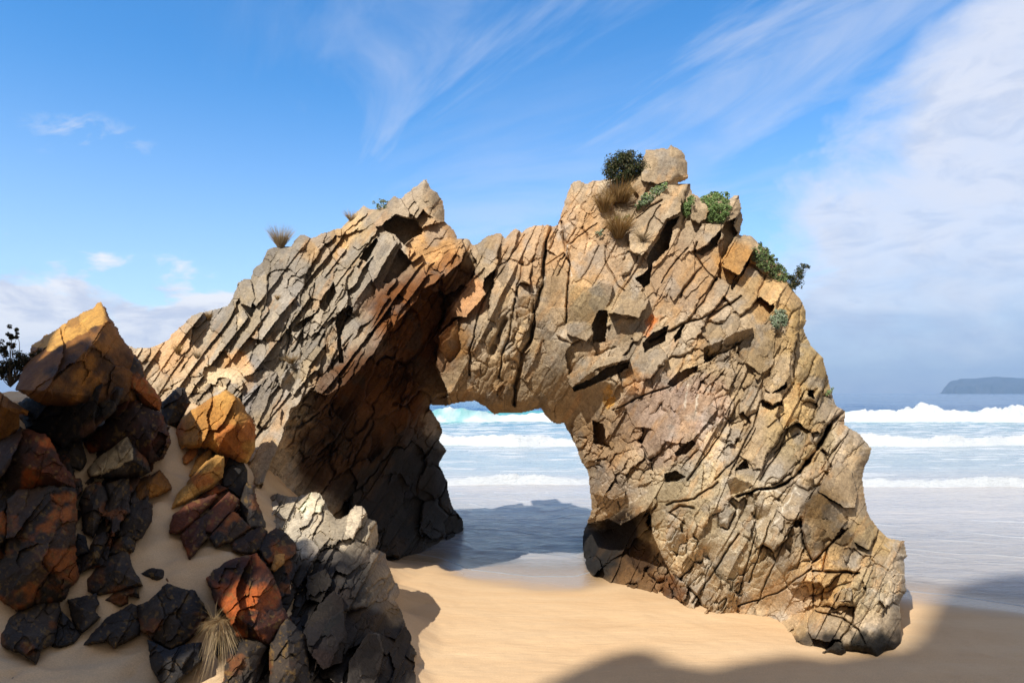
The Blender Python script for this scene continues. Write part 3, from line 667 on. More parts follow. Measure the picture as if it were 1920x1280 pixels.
def boulder(label, w, outline, inner=(), pal='dark', thick=.55, lean=.75, Y=None, lift=0.0, cat='boulder', name='boulder', cap=.9, group='boulders on the sandy slope', stain=()):
    _nb[0] += 1; sd = _nb[0]
    o2 = [TR[w](p) for p in outline]
    mx_, my_ = np.mean([p[0] for p in o2]), np.mean([p[1] for p in o2])
    grow = 1.06 if w == 2 else 1.03
    o2 = [(mx_ + (p[0] - mx_) * grow, my_ + (p[1] - my_) * grow) for p in o2]
    yb = max(p[1] for p in o2); xb = np.mean([p[0] for p in o2 if p[1] > yb - 12])
    if Y is None: Yb = sand_depth(xb, yb) - lift
    else: Yb = Y
    def dep(px, py):
        s = sand_depth(px, min(py, 1500))
        return Yb + lean * min(max(s - lift - Yb, -.4), cap)
    cx, cy = np.mean([p[0] for p in o2]), np.mean([p[1] for p in o2])
    span = max(max(p[0] for p in o2) - min(p[0] for p in o2), yb - min(p[1] for p in o2)) / F * Yb
    pts = []
    for q, p in enumerate(outline):
        px, py = o2[q]; d = p[2] if len(p) > 2 else dep(px, py)
        pts.append(P(px, py, d))
        bx, by = cx + (px - cx) * .8, cy + (py - cy) * .8 + 4
        pts.append(P(bx, by, d + thick * min(1, span)))
    for p in inner:
        px, py = TR[w](p[:2]); pts.append(P(px, py, p[2] if p[2] > 3 else dep(px, py) - p[2]))
    if not inner:
        for fx, fy in ((-.12, -.2), (.18, .12)):
            px, py = cx + fx * (max(p[0] for p in o2) - cx), cy + fy * (yb - cy)
            pts.append(P(px, py, dep(px, py) - .16 * span))
    bm = bmesh.new()
    for p in pts: bm.verts.new(p)
    bmesh.ops.convex_hull(bm, input=bm.verts)
    tree = BVHTree.FromBMesh(bm); bm.free()
    rs = np.random.RandomState(sd * 13 + 1)
    A = np.array(o2); wpx = max(np.ptp(A[:, 0]), np.ptp(A[:, 1]))
    st = 1.3 if wpx < 140 else 1.7
    g = Grid(A[:, 0].min() - 6, A[:, 1].min() - 6, A[:, 0].max() + 6, A[:, 1].max() + 6, st)
    rag = 1.6 + wpx * .012
    mask = poly_mask(o2, g.X + rag * fbm2(g.X / 12, g.Y / 12, sd + 31, 3), g.Y + rag * fbm2(g.X / 12, g.Y / 12, sd + 32, 3))
    D = np.full(g.X.shape, np.nan); eye = Vector((0, 0, H))
    for i, j in zip(*np.nonzero(mask)):
        h = tree.ray_cast(eye, Vector(((g.x[j] - CX) / F, 1, (HY - g.y[i]) / F)))[0]
        if h is not None: D[i, j] = h.y
    for _ in range(40):                                      # carry the hull's border depth out to the ragged outline
        bad = np.isnan(D)
        if not (bad & mask).any(): break
        q = np.pad(D, 1, constant_values=np.nan)
        nb = np.stack([q[:-2, 1:-1], q[2:, 1:-1], q[1:-1, :-2], q[1:-1, 2:]])
        cnt = (~np.isnan(nb)).sum(0); av = np.where(cnt > 0, np.nansum(nb, 0) / np.maximum(cnt, 1), np.nan)
        D = np.where(bad, av, D)
    D = np.where(np.isnan(D), np.nanmean(D), D)
    size = np.clip(wpx * .26, 10, 46); an = rs.uniform(45, 62)
    ct = [(cx, cy, an, size, 1.9, .0022), (cx + 30, cy, an + 8, size * .8, 1.6, .0016)]
    pxm = Yb / F
    L1, id1, n1, e1 = block_layer(g, mask, ct, 1.6, .032, .0009, 1.0, .05, 1.3, rs, .35, 2)
    L2, id2, n2, e2 = block_layer(g, mask, ct, .55, .008, .0009, .4, .016, 1.1, rs, .2, 2)
    ar = math.radians(an); uu = g.X * math.cos(ar) - g.Y * math.sin(ar); vv = g.X * math.sin(ar) + g.Y * math.cos(ar)
    k = np.clip(wpx / 160, .35, 1.0)
    D = D + k * (L1 + L2) + .010 * k * fbm2(uu / 50, vv / 5, sd + 7, 3) + .010 * fbm2(g.X / 9, g.Y / 9, sd + 8, 4) + .02 * k * fbm2(g.X / 40, g.Y / 40, sd + 9, 3)
    a, b, c, amt = PAL[pal]
    t = sstep(-.25, .3, fbm2(uu / 60, vv / 30, sd + 20, 4))[..., None]
    T = np.array(a) * (1 - t) + np.array(b) * t
    T = T * (rs.normal(1, .12, n1)[id1] * rs.normal(1, .07, n2)[id2])[..., None]
    q = sstep(.30 - amt * .55, .55 - amt * .4, fbm2(g.X / 55, g.Y / 45, sd + 30, 5))[..., None] * .85
    T = T * (1 - q) + np.array(c) * q
    sp = (sstep(.26, .36, fbm2(g.X / 7, g.Y / 7, sd + 40, 3)) * (.55 if pal in ('dark', 'brown', 'red') else .2))[..., None]
    T = T * (1 - sp) + np.array((.20, .12, .035)) * sp
    for poly, col in stain:                                  # sunlit top faces painted brighter into the colour
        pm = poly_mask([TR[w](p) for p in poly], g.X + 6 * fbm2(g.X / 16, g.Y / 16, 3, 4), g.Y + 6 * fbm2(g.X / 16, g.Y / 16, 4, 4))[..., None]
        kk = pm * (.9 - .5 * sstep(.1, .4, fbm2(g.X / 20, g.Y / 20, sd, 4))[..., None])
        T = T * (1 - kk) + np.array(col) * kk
    T = np.clip(T, .012, .7)
    me, _ = solid(g, mask, D, thick * min(1, span) * .8, M_BOULDER, name, T, rim=.05 + .10 * min(1, span), rimw=5 + wpx * .03, backnoise=.03)
    tag(link(name, me), label, cat, group)

B = boulder
# the big tilted slab that tops the slope
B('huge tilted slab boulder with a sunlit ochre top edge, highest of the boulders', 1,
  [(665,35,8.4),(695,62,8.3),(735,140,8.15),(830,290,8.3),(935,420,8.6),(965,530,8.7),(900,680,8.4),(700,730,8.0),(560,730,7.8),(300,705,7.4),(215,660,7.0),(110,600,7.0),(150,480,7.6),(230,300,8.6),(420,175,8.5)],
  [(340,330,7.85),(700,125,7.9),(718,150,7.85),(650,270,7.45),(500,420,7.15),(290,612,6.8)], 'ochre', thick=.6, Y=7.2, stain=[([(180,300),(330,345),(720,140),(665,20),(400,150)], (.60,.33,.075))])  # brighter orange painted on the top face as sunlight
B('dark brown boulder leaning against the right end of the huge tilted slab', 1, [(790,330),(860,350),(940,420),(965,520),(1000,560),(1075,670),(1060,745),(960,720),(860,640),(760,560)], [(900,600,.3)], 'brown', Y=8.2, lean=.3)
B('black rock wedged in the dark hollow under the huge tilted slab', 1, [(130,690),(300,600),(560,590),(720,560),(820,600),(760,760),(600,900),(420,990),(330,930),(180,860)], [(480,760,.1)], 'black', Y=7.5, lean=.3, thick=.9)
B('dark boulder with an ochre shoulder cut off by the left edge, below the twiggy shrub', 1, [(-120,600),(0,612),(90,690),(190,745),(185,775),(130,775),(135,860),(60,940),(-120,980)], [(20,720,.35),(100,760,.2)], 'ochre', Y=6.9, lean=.3)
B('broad boulder with an orange-red upper face and dark front, at the left edge', 1, [(-60,990),(0,950),(150,865),(300,900),(365,985),(390,1060),(490,1200),(500,1260),(300,1290),(60,1290),(-60,1250)], [(60,1065,.4),(265,965,.3),(200,1120,.45)], 'red', Y=6.75, lean=.4, thick=.7)
B('small dark grey rock under the orange-red boulder at the left edge', 1, [(-60,1240),(90,1165),(165,1250),(150,1330),(0,1400),(-60,1400)], [], 'dark', lift=.15)
B('dark wedge-shaped rock between the orange-red boulder and the sunlit block', 1, [(400,1000),(510,910),(560,990),(580,1090),(540,1150),(420,1110),(385,1030)], [(480,1010,.12)], 'dark', lift=.1)
B('wide rust-red slab lying below the huge tilted slab', 1, [(560,930),(690,830),(800,650),(890,640),(960,710),(1070,760),(1140,950),(1080,1060),(990,1100),(860,1000),(610,1030),(570,990)], [(900,760,.25),(700,900,.25),(1000,940,.3)], 'red', Y=7.9, lean=.5)
B('block with a pale sunlit top, lying on the rust-red slab', 1, [(580,1140),(640,1070),(850,910),(872,960),(980,1060),(1000,1150),(940,1190),(860,1190),(700,1200),(600,1190)], [(875,1065,.25),(750,1130,.3),(612,1182,.25),(850,915,.1)], 'dark', Y=7.35, lean=.7, stain=[([(560,1140),(640,1050),(850,895),(885,960),(885,1070),(750,1140),(600,1195)], (.46,.35,.2))])  # pale tint on the top face stands for sun
B('squat yellow-brown rock at the foot of the pale-topped block, beside the sand gully', 1, [(880,1250),(930,1200),(1010,1170),(1060,1140),(1130,1210),(1145,1270),(1000,1340),(900,1330)], [(1000,1220,.2)], 'ochre', lift=.1)
B('dark pointed rock standing behind the sand gully, in front of the arch', 1, [(1070,690),(1180,590),(1232,600),(1270,690),(1240,760),(1190,830),(1110,850),(1080,770)], [(1180,690,.15)], 'dark', Y=9.4, lean=.3)
B('large boulder with a glowing orange sunlit face beside the left limb of the arch', 1, [(1170,900),(1210,800),(1370,680),(1500,610),(1600,670),(1640,750),(1700,830),(1700,1000),(1640,1100),(1500,1050),(1380,1000),(1210,995)], [(1585,820,.35),(1470,910,.4),(1345,985,.3),(1230,960,.2)], 'orange', Y=8.5, lean=.9, thick=.8)
B('smallest orange stone in the sand gully', 1, [(1220,1060),(1270,990),(1330,1000),(1320,1040),(1250,1110),(1225,1100)], [], 'orange', lift=.06, cat='stone', name='stone')
B('narrow orange stone between the smallest orange stone and the long orange slab', 1, [(1255,1180),(1310,1060),(1400,985),(1420,1020),(1370,1110),(1280,1185)], [], 'orange', lift=.08, cat='stone', name='stone')
B('long orange slab slanting down to the sand gully', 2, [(1030,235),(1070,150),(1140,50),(1200,-20),(1290,-80),(1340,-70),(1330,50),(1270,110),(1180,160),(1100,205)], [(1220,40,.22)], 'orange', lift=.12)
B('upright sliver of orange rock behind the long orange slab', 1, [(1490,1010),(1550,965),(1572,1010),(1560,1080),(1520,1190),(1480,1200)], [], 'orange', lift=.2)
B('tall dark boulder between the long orange slab and the pale outcrop', 2, [(1335,20),(1370,-70),(1430,-90),(1480,0),(1490,110),(1460,190),(1400,140),(1330,90)], [(1410,30,.2)], 'black', lift=.2)
B('dark red-brown slab at the left of the broken red slabs', 2, [(1015,375),(1040,270),(1150,190),(1290,150),(1302,172),(1160,320),(1070,385)], [(1140,260,.14)], 'red', lift=.14)
B('brightest red slab in the middle of the broken red slabs', 2, [(1180,300),(1240,262),(1370,135),(1432,180),(1400,250),(1270,385),(1225,372)], [(1310,240,.16)], 'red', lift=.18)
B('pointed dark red slab stabbing down into the sand, lowest of the broken red slabs', 2, [(1080,390),(1150,320),(1230,280),(1235,380),(1250,410),(1140,540)], [(1160,400,.12)], 'red', lift=.1)
B('dark block with a bright edge at the right of the broken red slabs', 2, [(1255,405),(1390,255),(1432,270),(1500,350),(1400,425),(1300,470)], [(1400,345,.16),(1285,420,.12)], 'brown', lift=.18)
B('thin red slab on top of the broken red slabs', 2, [(1190,165),(1310,85),(1375,112),(1250,175)], [], 'red', lift=.2)
B('dark column of rock in front of the pale outcrop', 2, [(1440,190),(1478,80),(1530,100),(1532,180),(1590,300),(1592,345),(1500,345),(1450,260)], [(1490,200,.15)], 'dark', lift=.3)
B('rounded brown boulder speckled with orange, left half of the pair in front of the outcrop', 3, [(172,482),(260,380),(350,340),(392,372),(360,470),(300,508),(240,508)], [(290,430,.16)], 'brown', lift=.2)
B('rounded brown boulder with a notch, right half of the pair in front of the outcrop', 3, [(335,480),(380,390),(440,345),(500,380),(560,450),(556,505),(500,545),(400,570)], [(450,440,.2)], 'brown', lift=.3)
B('small orange block tucked under the notched brown boulder', 3, [(408,600),(428,510),(490,500),(492,560),(430,618)], [], 'orange', lift=.4, cat='stone', name='stone')
B('biggest foreground boulder, dark with a red left flank, beside the drooping dry grass', 3, [(25,655),(70,600),(200,530),(320,505),(352,540),(432,650),(480,800),(512,880),(400,1050),(350,1050),(200,1000),(160,900),(80,800),(55,745)], [(300,640,.22),(250,820,.32),(215,890,.3),(330,960,.3)], 'red', lift=.35, thick=1.0)
B('brown boulder below the drooping dry grass at the bottom edge', 3, [(150,1080),(200,1015),(330,1010),(385,1060),(335,1180),(300,1330),(120,1330)], [(270,1090,.15)], 'dark', lift=.25)
B('ribbed dark boulder at the bottom edge, between the biggest boulder and the smooth black one', 3, [(400,1050),(460,940),(500,880),(560,940),(620,1010),(640,1150),(640,1330),(400,1340),(400,1150)], [(510,1030,.2),(520,1180,.2)], 'dark', lift=.35, thick=.8)
B('smooth black boulder with a sharp point at its foot, at the bottom edge', 3, [(600,920),(680,830),(770,735),(840,770),(862,850),(872,1000),(870,1120),(800,1240),(735,1210),(640,1160),(620,1030)], [(730,860,.2),(720,1000,.3),(800,980,.3)], 'black', Y=6.3, lean=.5, thick=.9)
B('tall leaning black slab at the bottom edge, nearest to the flat beach', 3, [(885,1140),(930,1040),(1000,970),(1060,990),(1085,1080),(1060,1200),(1020,1330),(860,1330)], [(990,1080,.22)], 'black', Y=6.5, lean=.4, thick=.8)
B('massive boulder with an orange-stained top and a black undercut front, at the left edge', 2, [(0,560),(40,500),(50,200),(110,140),(290,115),(445,130),(450,300),(440,500),(465,640),(380,760),(280,800),(110,835),(0,770),(-60,700)], [(25,560,.1),(235,535,.5),(340,610,.45),(250,300,.3),(120,330,.25)], 'brown', lift=.1, thick=1.0)
B('small rust-topped rock cut off by the left edge, beside the massive boulder', 2, [(-60,260),(20,250),(50,310),(42,400),(0,470),(-60,470)], [], 'brown', lift=.3)
B('upright slab right of the thin ribbon of sand, beside the massive boulder', 2, [(480,200),(510,110),(600,75),(645,160),(622,260),(560,400),(500,375),(490,260)], [(560,220,.16)], 'dark', lift=.12)
B('tapering slab between two ribbons of sand, below the pale-topped block', 2, [(630,90),(770,50),(777,110),(750,180),(640,345),(628,270),(650,180)], [(700,160,.14)], 'dark', lift=.14)
B('yellow-brown block with a dark notch, above the sand gully', 2, [(780,200),(830,110),(900,30),(922,70),(912,140),(840,200)], [(860,110,.14)], 'ochre', lift=.12)
B('square-ended dark slab bordering the sand gully on its left', 2, [(690,400),(730,300),(780,220),(870,180),(917,202),(910,310),(850,412),(820,425)], [(800,290,.16),(870,300,.16)], 'brown', lift=.12)
B('dark block below the square-ended slab at the gully', 2, [(640,510),(720,400),(810,362),(822,420),(800,492),(700,512)], [(740,440,.12)], 'dark', lift=.12)
B('thin orange-stained slab squeezed between two darker slabs', 2, [(620,370),(700,240),(745,205),(705,330),(640,395)], [], 'brown', lift=.1)
B('curved dark slab leaning on the right side of the massive boulder', 2, [(470,632),(520,520),(570,400),(630,372),(652,410),(590,560)], [(560,500,.12)], 'brown', lift=.12)
B('flat dark grey slab with a lifted corner, in the middle of the sand', 2, [(520,660),(610,560),(740,460),(762,480),(800,600),(852,690),(720,730),(590,757),(530,722)], [(700,600,.14),(830,680,.08)], 'dark', lift=.05)
B('black stub of rock in the cleft beside the massive boulder', 2, [(428,500),(468,380),(512,400),(540,500),(450,522)], [], 'black', lift=.1)
B('brown wedge under the flat dark grey slab', 2, [(610,785),(700,720),(830,685),(836,770),(770,762),(770,802),(720,822)], [], 'dark', lift=.05)
B('squarish dark boulder left of the brown wedge', 2, [(410,780),(580,745),(592,810),(572,850),(602,882),(520,962),(490,977),(430,900)], [(500,840,.14)], 'dark', lift=.06)
B('blocky dark boulder with a black front, lowest at the left', 2, [(10,980),(60,890),(130,840),(260,765),(350,800),(362,850),(320,1040),(250,1072),(222,1165),(150,1110),(20,1060)], [(30,985,.12),(250,1000,.25),(180,880,.18)], 'dark', lift=.05, thick=.7)
B('triangular black rock right of the lowest blocky boulder', 2, [(310,1062),(350,930),(370,850),(422,900),(485,990),(440,1042),(370,1067)], [], 'black', lift=.06)
B('long low boulder pointing down-left into the sand', 2, [(490,1058),(550,990),(640,890),(720,838),(785,860),(848,930),(830,992),(690,1072),(640,1030)], [(740,930,.2),(690,1000,.15)], 'dark', lift=.05)
B('small dark rock behind the long low boulder', 2, [(720,842),(790,800),(832,820),(838,892),(800,902)], [], 'dark', lift=.05)
B('broad cracked slab with a pointed top, left of the drooping dry grass', 2, [(850,960),(835,810),(900,790),(1000,690),(1090,720),(1165,730),(1242,860),(1200,960),(1100,1042),(1020,1082),(930,1030)], [(1000,850,.18),(1120,860,.2)], 'dark', lift=.1)
B('dark boulder under the broad cracked slab, at the bottom edge', 2, [(910,1190),(890,1020),(1020,1080),(1100,1050),(1205,1040),(1205,1150),(1100,1240),(1020,1330),(960,1270)], [(1000,1150,.2),(1120,1120,.16)], 'black', lift=.15)
B('flat brown stone half buried in the open sand, larger of the two there', 2, [(845,620),(900,590),(985,595),(987,650),(940,672),(870,647)], [], 'brown', lift=.02, thick=.25, cat='stone', name='stone')
B('tiny grey stone on the open sand, smaller of the two there', 2, [(985,650),(1005,635),(1032,690),(1000,687)], [], 'dark', lift=.02, thick=.2, cat='stone', name='stone')
B('dark rock behind the drooping dry grass, against the biggest boulder', 2, [(1285,760),(1362,770),(1422,860),(1350,902),(1305,850)], [], 'brown', lift=.1)

def ledge(label, poly, CL, Z, base_col, off, seed, cap):
    st = 2.0; p = np.array(poly, float)
    g = Grid(p[:, 0].min() - 6, p[:, 1].min() - 6, p[:, 0].max() + 6, p[:, 1].max() + 6, st); rs = np.random.RandomState(seed)
    mask = poly_mask(poly, g.X + 6 * fbm2(g.X / 14, g.Y / 14, 31, 3), g.Y + 6 * fbm2(g.X / 14, g.Y / 14, 32, 3))
    xs = np.arange(g.x[0], g.x[-1] + 14, 14.0); ys = np.arange(g.y[0], g.y[-1] + 14, 14.0)
    S = np.array([[min(sand_depth(a, b), cap) for a in xs] for b in ys])
    fx, fy = (g.X - xs[0]) / 14, (g.Y - ys[0]) / 14
    ix, iy = np.clip(fx.astype(int), 0, len(xs) - 2), np.clip(fy.astype(int), 0, len(ys) - 2); fx = fx - ix; fy = fy - iy
    base = (S[iy, ix] * (1 - fx) + S[iy, ix + 1] * fx) * (1 - fy) + (S[iy + 1, ix] * (1 - fx) + S[iy + 1, ix + 1] * fx) * fy
    L1, id1, n1, e1 = block_layer(g, mask, CL, 1.2, .12, .0012, 1.0, .16, 2.0, rs, .8, 3)
    L2, id2, n2, e2 = block_layer(g, mask, CL, .5, .02, .001, .4, .03, 1.2, rs, .4, 2)
    D = base - off + L1 + L2 + .006 * fbm2(g.X / 7, g.Y / 7, 5, 3)
    T = paint(g, Z, base_col) * (rs.normal(1, .2, n1)[id1] * rs.normal(1, .1, n2)[id2])[..., None]
    k = sstep(.12, .35, fbm2(g.X / 30, g.Y / 24, seed + 4, 5))[..., None] * .8
    T = np.clip(T * (1 - k) + np.array((.22, .08, .025)) * k, .015, .7)
    me, _ = solid(g, mask, D, .5, M_BOULDER, 'rock_ledge', T, rim=.12, rimw=14, backnoise=.05)
    tag(link('rock_ledge', me), label, 'rock ledge')
CL1 = [(100, 900, 55, 26, 1.8, .003), (250, 950, 65, 18, 2.2, .003), (60, 1060, 40, 26, 1.5, .002), (200, 840, 40, 26, 1.6, .003)]
ledge('dark broken bedrock between the massive boulder, the pale-topped block and the sand gully', [(-20, 770), (60, 765), (130, 790), (200, 800), (290, 770), (318, 800), (312, 838), (292, 872), (283, 900), (280, 940), (262, 1000), (240, 1060), (160, 1070), (120, 1100), (-20, 1110)], CL1, [(240, 850, 60, (.08, .036, .017), .9)], (.042, .032, .026), .10, 41, 8.4)
CL2 = [(450, 980, 45, 22, 1.8, .003), (520, 1100, 60, 24, 2.0, .003), (560, 1220, 60, 26, 1.8, .003), (400, 1200, 50, 24, 1.6, .002)]
ledge('dark broken bedrock under the red slabs and the biggest foreground boulder', [(392, 925), (470, 905), (492, 960), (500, 1000), (560, 1060), (620, 1130), (640, 1200), (600, 1290), (420, 1300), (395, 1200), (420, 1120), (455, 1050), (420, 1010), (395, 990)], CL2, [(440, 960, 50, (.13, .05, .025), .9)], (.034, .028, .024), .10, 43, 9.0)

for q_, (lab_, pts_) in enumerate((
  ('thin flake of dark rock on the smooth sand in the lower left corner', [(100,1225),(125,1212),(148,1216),(130,1230)]),
  ('stubby crumb of dark rock just below the thin flake in the lower left corner', [(65,1252),(80,1240),(88,1252),(72,1260)]),
  ('lone dark chip in the shallow dent of sand near the bottom edge', [(598,1180),(608,1165),(618,1178),(606,1190)]),
  ('little brown chip half way down the sand gully', [(915,325),(932,312),(944,322),(930,332)]),
  ('dark splinter in the trampled sand right of the gully, below the brown chip', [(880,490),(890,470),(904,486),(892,500)]))):
    B(lab_, 2, pts_, [], 'dark', lift=.015, thick=.15, cat='stone', name='stone', group='stones on the sand')

# ------------------------------------------------------------------ PLANTS
def plant_material(name, rough=.7, trans=.25):
    m, nt, b = newmat(name)
    at = N(nt, 'ShaderNodeAttribute', attribute_name='tint')
    L(nt, at.outputs['Color'], b.inputs['Base Color'])
    b.inputs['Roughness'].default_value = rough; b.inputs['Specular IOR Level'].default_value = .25
    t = N(nt, 'ShaderNodeBsdfTranslucent'); L(nt, at.outputs['Color'], t.inputs[0])
    mx = N(nt, 'ShaderNodeMixShader'); mx.inputs[0].default_value = trans
    out = [n for n in nt.nodes if n.type == 'OUTPUT_MATERIAL'][0]
    L(nt, b.outputs[0], mx.inputs[1]); L(nt, t.outputs[0], mx.inputs[2]); L(nt, mx.outputs[0], out.inputs[0])
    return m
M_GRASS = plant_material('dry_grass_blades'); M_LEAF = plant_material('leaves', .55, .2); M_TWIG = plant_material('bark', .9, 0)

def blades(base, n, hgt, spread, width, cols, rs, droop=.35, up=(0, 0, 1), foot=.12):
    V, Q, T = [], [], []
    up = np.array(up, float); up /= np.linalg.norm(up)
    for k in range(n):
        a = rs.uniform(0, 2 * math.pi); r = spread * math.sqrt(rs.uniform(0, 1))
        out = np.array([math.cos(a), math.sin(a), 0.0])
        d = up + out * r; d /= np.linalg.norm(d)
        h = hgt * rs.uniform(.55, 1.1)
        p0 = np.array(base) + out * foot * hgt * rs.uniform(0, 1)
        side = np.cross(d, [rs.normal(), rs.normal(), rs.normal()]); side /= np.linalg.norm(side) + 1e-9
        c = np.array(cols[rs.randint(len(cols))]) * rs.uniform(.75, 1.25)
        i0 = len(V); dr = droop * rs.uniform(.3, 1.6)
        for s in range(5):
            t = s / 4
            p = p0 + d * h * t + (out * .35 - np.array([0, 0, 1])) * dr * h * t * t
            w = width * (1 - t * .92) * .5
            V += [p - side * w, p + side * w]; T += [c * (.8 + .3 * t)] * 2
        for s in range(4):
            j = i0 + 2 * s; Q.append((j, j + 1, j + 3, j + 2))
    return np.array(V), np.array(Q), np.array(T)

def tussock(label, px, py, hpx, n, cols, spread=.5, droop=.25, lift=.03, width=.008, Y=None, up=(0, -.1, 1), seed=1, group='dry grass tussocks on the rock', foot=.12):
    rs = np.random.RandomState(seed * 77 + 5)
    d = (arch_at(px, py) if Y is None else Y) - lift
    V, Q, T = blades(P(px, py, d), n, hpx / F * d, spread, width, cols, rs, droop, up, foot)
    tag(link('grass_tussock', np_mesh('grass_tussock', V, Q, M_GRASS, np.clip(T, 0, 1))), label, 'grass', group)

def leaf_mesh(pts, nrm, size, cols, rs, asp=.6, curl=.25):
    """small folded leaves: two quads each, facing roughly along nrm"""
    V, Q, T = [], [], []
    for p, nn in zip(pts, nrm):
        z = nn + rs.normal(0, .55, 3); z /= np.linalg.norm(z)
        x = np.cross(z, rs.normal(0, 1, 3)); x /= np.linalg.norm(x) + 1e-9
        y = np.cross(z, x); s = size * rs.uniform(.6, 1.35)
        c = np.array(cols[rs.randint(len(cols))]) * rs.uniform(.7, 1.3)
        i = len(V)
        V += [p - y * s * .5, p + x * s * asp * .5 + z * s * curl * .5, p + y * s * .5 - z * s * .1, p - x * s * asp * .5 + z * s * curl * .5]
        Q.append((i, i + 1, i + 2, i + 3)); T += [c, c, c * 1.1, c]
    return np.array(V), np.array(Q), np.array(T)

def twigs(base, tips, r0, col, rs, sides=4):
    V, Q, T = [], [], []
    for tip in tips:
        p0, p1 = np.array(base), np.array(tip)
        mid = (p0 + p1) / 2 + rs.normal(0, .1, 3) * np.linalg.norm(p1 - p0)
        pr = None
        for s in range(5):
            t = s / 4; p = (1 - t) ** 2 * p0 + 2 * t * (1 - t) * mid + t * t * p1
            r = r0 * (1 - .8 * t)
            i = len(V)
            for k in range(sides):
                a = 2 * math.pi * k / sides
                V.append(p + r * np.array([math.cos(a), math.sin(a) * .7, math.sin(a) * .7])); T.append(np.array(col) * rs.uniform(.8, 1.2))
            if s:
                for k in range(sides): Q.append((i - sides + k, i - sides + (k + 1) % sides, i + (k + 1) % sides, i + k))
    return np.array(V), np.array(Q), np.array(T)

def shrub(label, blobs, base, Y, n, leaf, cols, seed, name='shrub', cat='shrub', twigcol=(.10, .075, .05), ntw=14, r0=.012, shell=.6, ncl_t=26, crad=.36):
    rs = np.random.RandomState(seed)
    pts, nr = [], []
    area = sum(b[2] * b[3] for b in blobs)
    clump = []
    for bx, by, rx, ry in blobs:
        c = np.array(P(bx, by, Y)); R = np.array([rx / F * Y, (rx + ry) / 2 / F * Y * .8, ry / F * Y])
        ncl = max(5, int(ncl_t * rx * ry / area))
        for q in range(ncl):
            v = rs.normal(0, 1, 3); v /= np.linalg.norm(v)
            clump.append((c + R * v * rs.uniform(shell, 1.0) , v, R.min()))
    per = max(1, n // len(clump))
    for cc, v, rm in clump:
        for q in range(per):
            w = rs.normal(0, 1, 3); w /= np.linalg.norm(w); rr = rm * crad * rs.uniform(.05, 1) ** .5
            pts.append(cc + w * rr); nr.append(v * .6 + w * .7 + np.array([0, -.1, .3]))
    root = bpy.data.objects.new(name, None); COL.objects.link(root)
    b = Vector(P(base[0], base[1], Y)); root.location = b
    tag(root, label, cat)
    V, Q, T = leaf_mesh(pts, nr, leaf, cols, rs)
    link('foliage', np_mesh('foliage', V - np.array(b), Q, M_LEAF, np.clip(T, 0, 1)), root)
    V, Q, T = twigs(b, [c[0] for c in clump[:: max(1, len(clump) // ntw)]], r0, twigcol, rs)
    link('stem', np_mesh('stem', V - np.array(b), Q, M_TWIG, T), root)

def mat_plant(label, poly, n, leaf, cols, seed, hump=.12, name='ground_cover_plant', cat='plant', group='leafy plants on the rock'):
    rs = np.random.RandomState(seed); p = np.array(poly, float)
    pts, nr = [], []
    cx, cy = p.mean(0)
    # little rosettes, so that gaps of rock show between them
    ros = []
    while len(ros) < max(6, n // 14):
        x, y = rs.uniform(p[:, 0].min(), p[:, 0].max()), rs.uniform(p[:, 1].min(), p[:, 1].max())
        if poly_mask(poly, np.array([x]), np.array([y]))[0]: ros.append((x, y, rs.uniform(0, 1)))
    for x, y, h in ros:
        d = arch_at(x, y) - .02
        e = max(0, 1 - math.hypot((x - cx) / (np.ptp(p[:, 0]) * .55), (y - cy) / (np.ptp(p[:, 1]) * .55)))
        c = np.array(P(x, y, d - hump * (e ** .6) * (.4 + .8 * h)))
        for q in range(14):
            w = rs.normal(0, 1, 3); w /= np.linalg.norm(w); w[1] = -abs(w[1])
            pts.append(c + w * leaf * .9); nr.append(w * .6 + np.array([-.2, -.5, .6]))
    V, Q, T = leaf_mesh(pts, nr, leaf, cols, rs, .75, .3)
    tag(link(name, np_mesh(name, V, Q, M_LEAF, np.clip(T, 0, 1))), label, cat, group)

GOLD = [(.42,.27,.10),(.34,.20,.07),(.50,.36,.17),(.26,.16,.06)]
BUFF = [(.50,.40,.25),(.40,.31,.19),(.58,.49,.34),(.30,.22,.13)]
GREEN = [(.13,.21,.06),(.18,.28,.085),(.24,.34,.13),(.09,.14,.04)]
SAGE = [(.20,.26,.16),(.28,.33,.22),(.36,.40,.29),(.12,.16,.09)]
BUSH = [(.03,.045,.014),(.05,.07,.02),(.085,.10,.035),(.035,.04,.02),(.14,.125,.06)]
shrub('dense dark green rounded bush on the summit of the right limb', [(1172,305,34,22),(1150,318,20,24),(1190,320,26,24),(1165,330,28,16),(1210,335,12,9),(1178,292,24,12)], (1172,345), arch_at(1172,345) - .15, 7500, .036, BUSH, 3, name='bush', cat='bush', ncl_t=150, crad=.55, shell=.35)
tussock('large golden brown tussock hanging just under the rounded bush', 1160, 380, 56, 700, GOLD, .7, .35, .10, width=.010, seed=1, foot=.3)
tussock('small rusty tussock at the left of the large golden one under the bush', 1132, 398, 50, 420, GOLD, .5, .25, .10, width=.011, seed=2)
tussock('dense round golden tussock on the bare rock face below the summit', 1160, 447, 62, 800, GOLD, .6, .3, .12, width=.010, seed=3)
tussock('sparse pale tussock at the right of the dense round golden one', 1205, 450, 38, 150, BUFF, .9, .4, .04, seed=4)
tussock('upright brown tussock standing on the skyline of the left limb', 526, 464, 48, 520, BUFF, .7, .12, .0, width=.008, seed=5)
tussock('wispy pale tussock near the peak of the left limb', 658, 414, 26, 160, BUFF, .7, .2, .0, seed=6)
tussock('straw tussock low on the skyline of the left limb', 392, 600, 22, 150, GOLD, .5, .2, .03, seed=7)
tussock('yellow tussock beside the lodged sand, upper of the two there', 334, 664, 26, 150, GOLD, .5, .2, .05, seed=8)
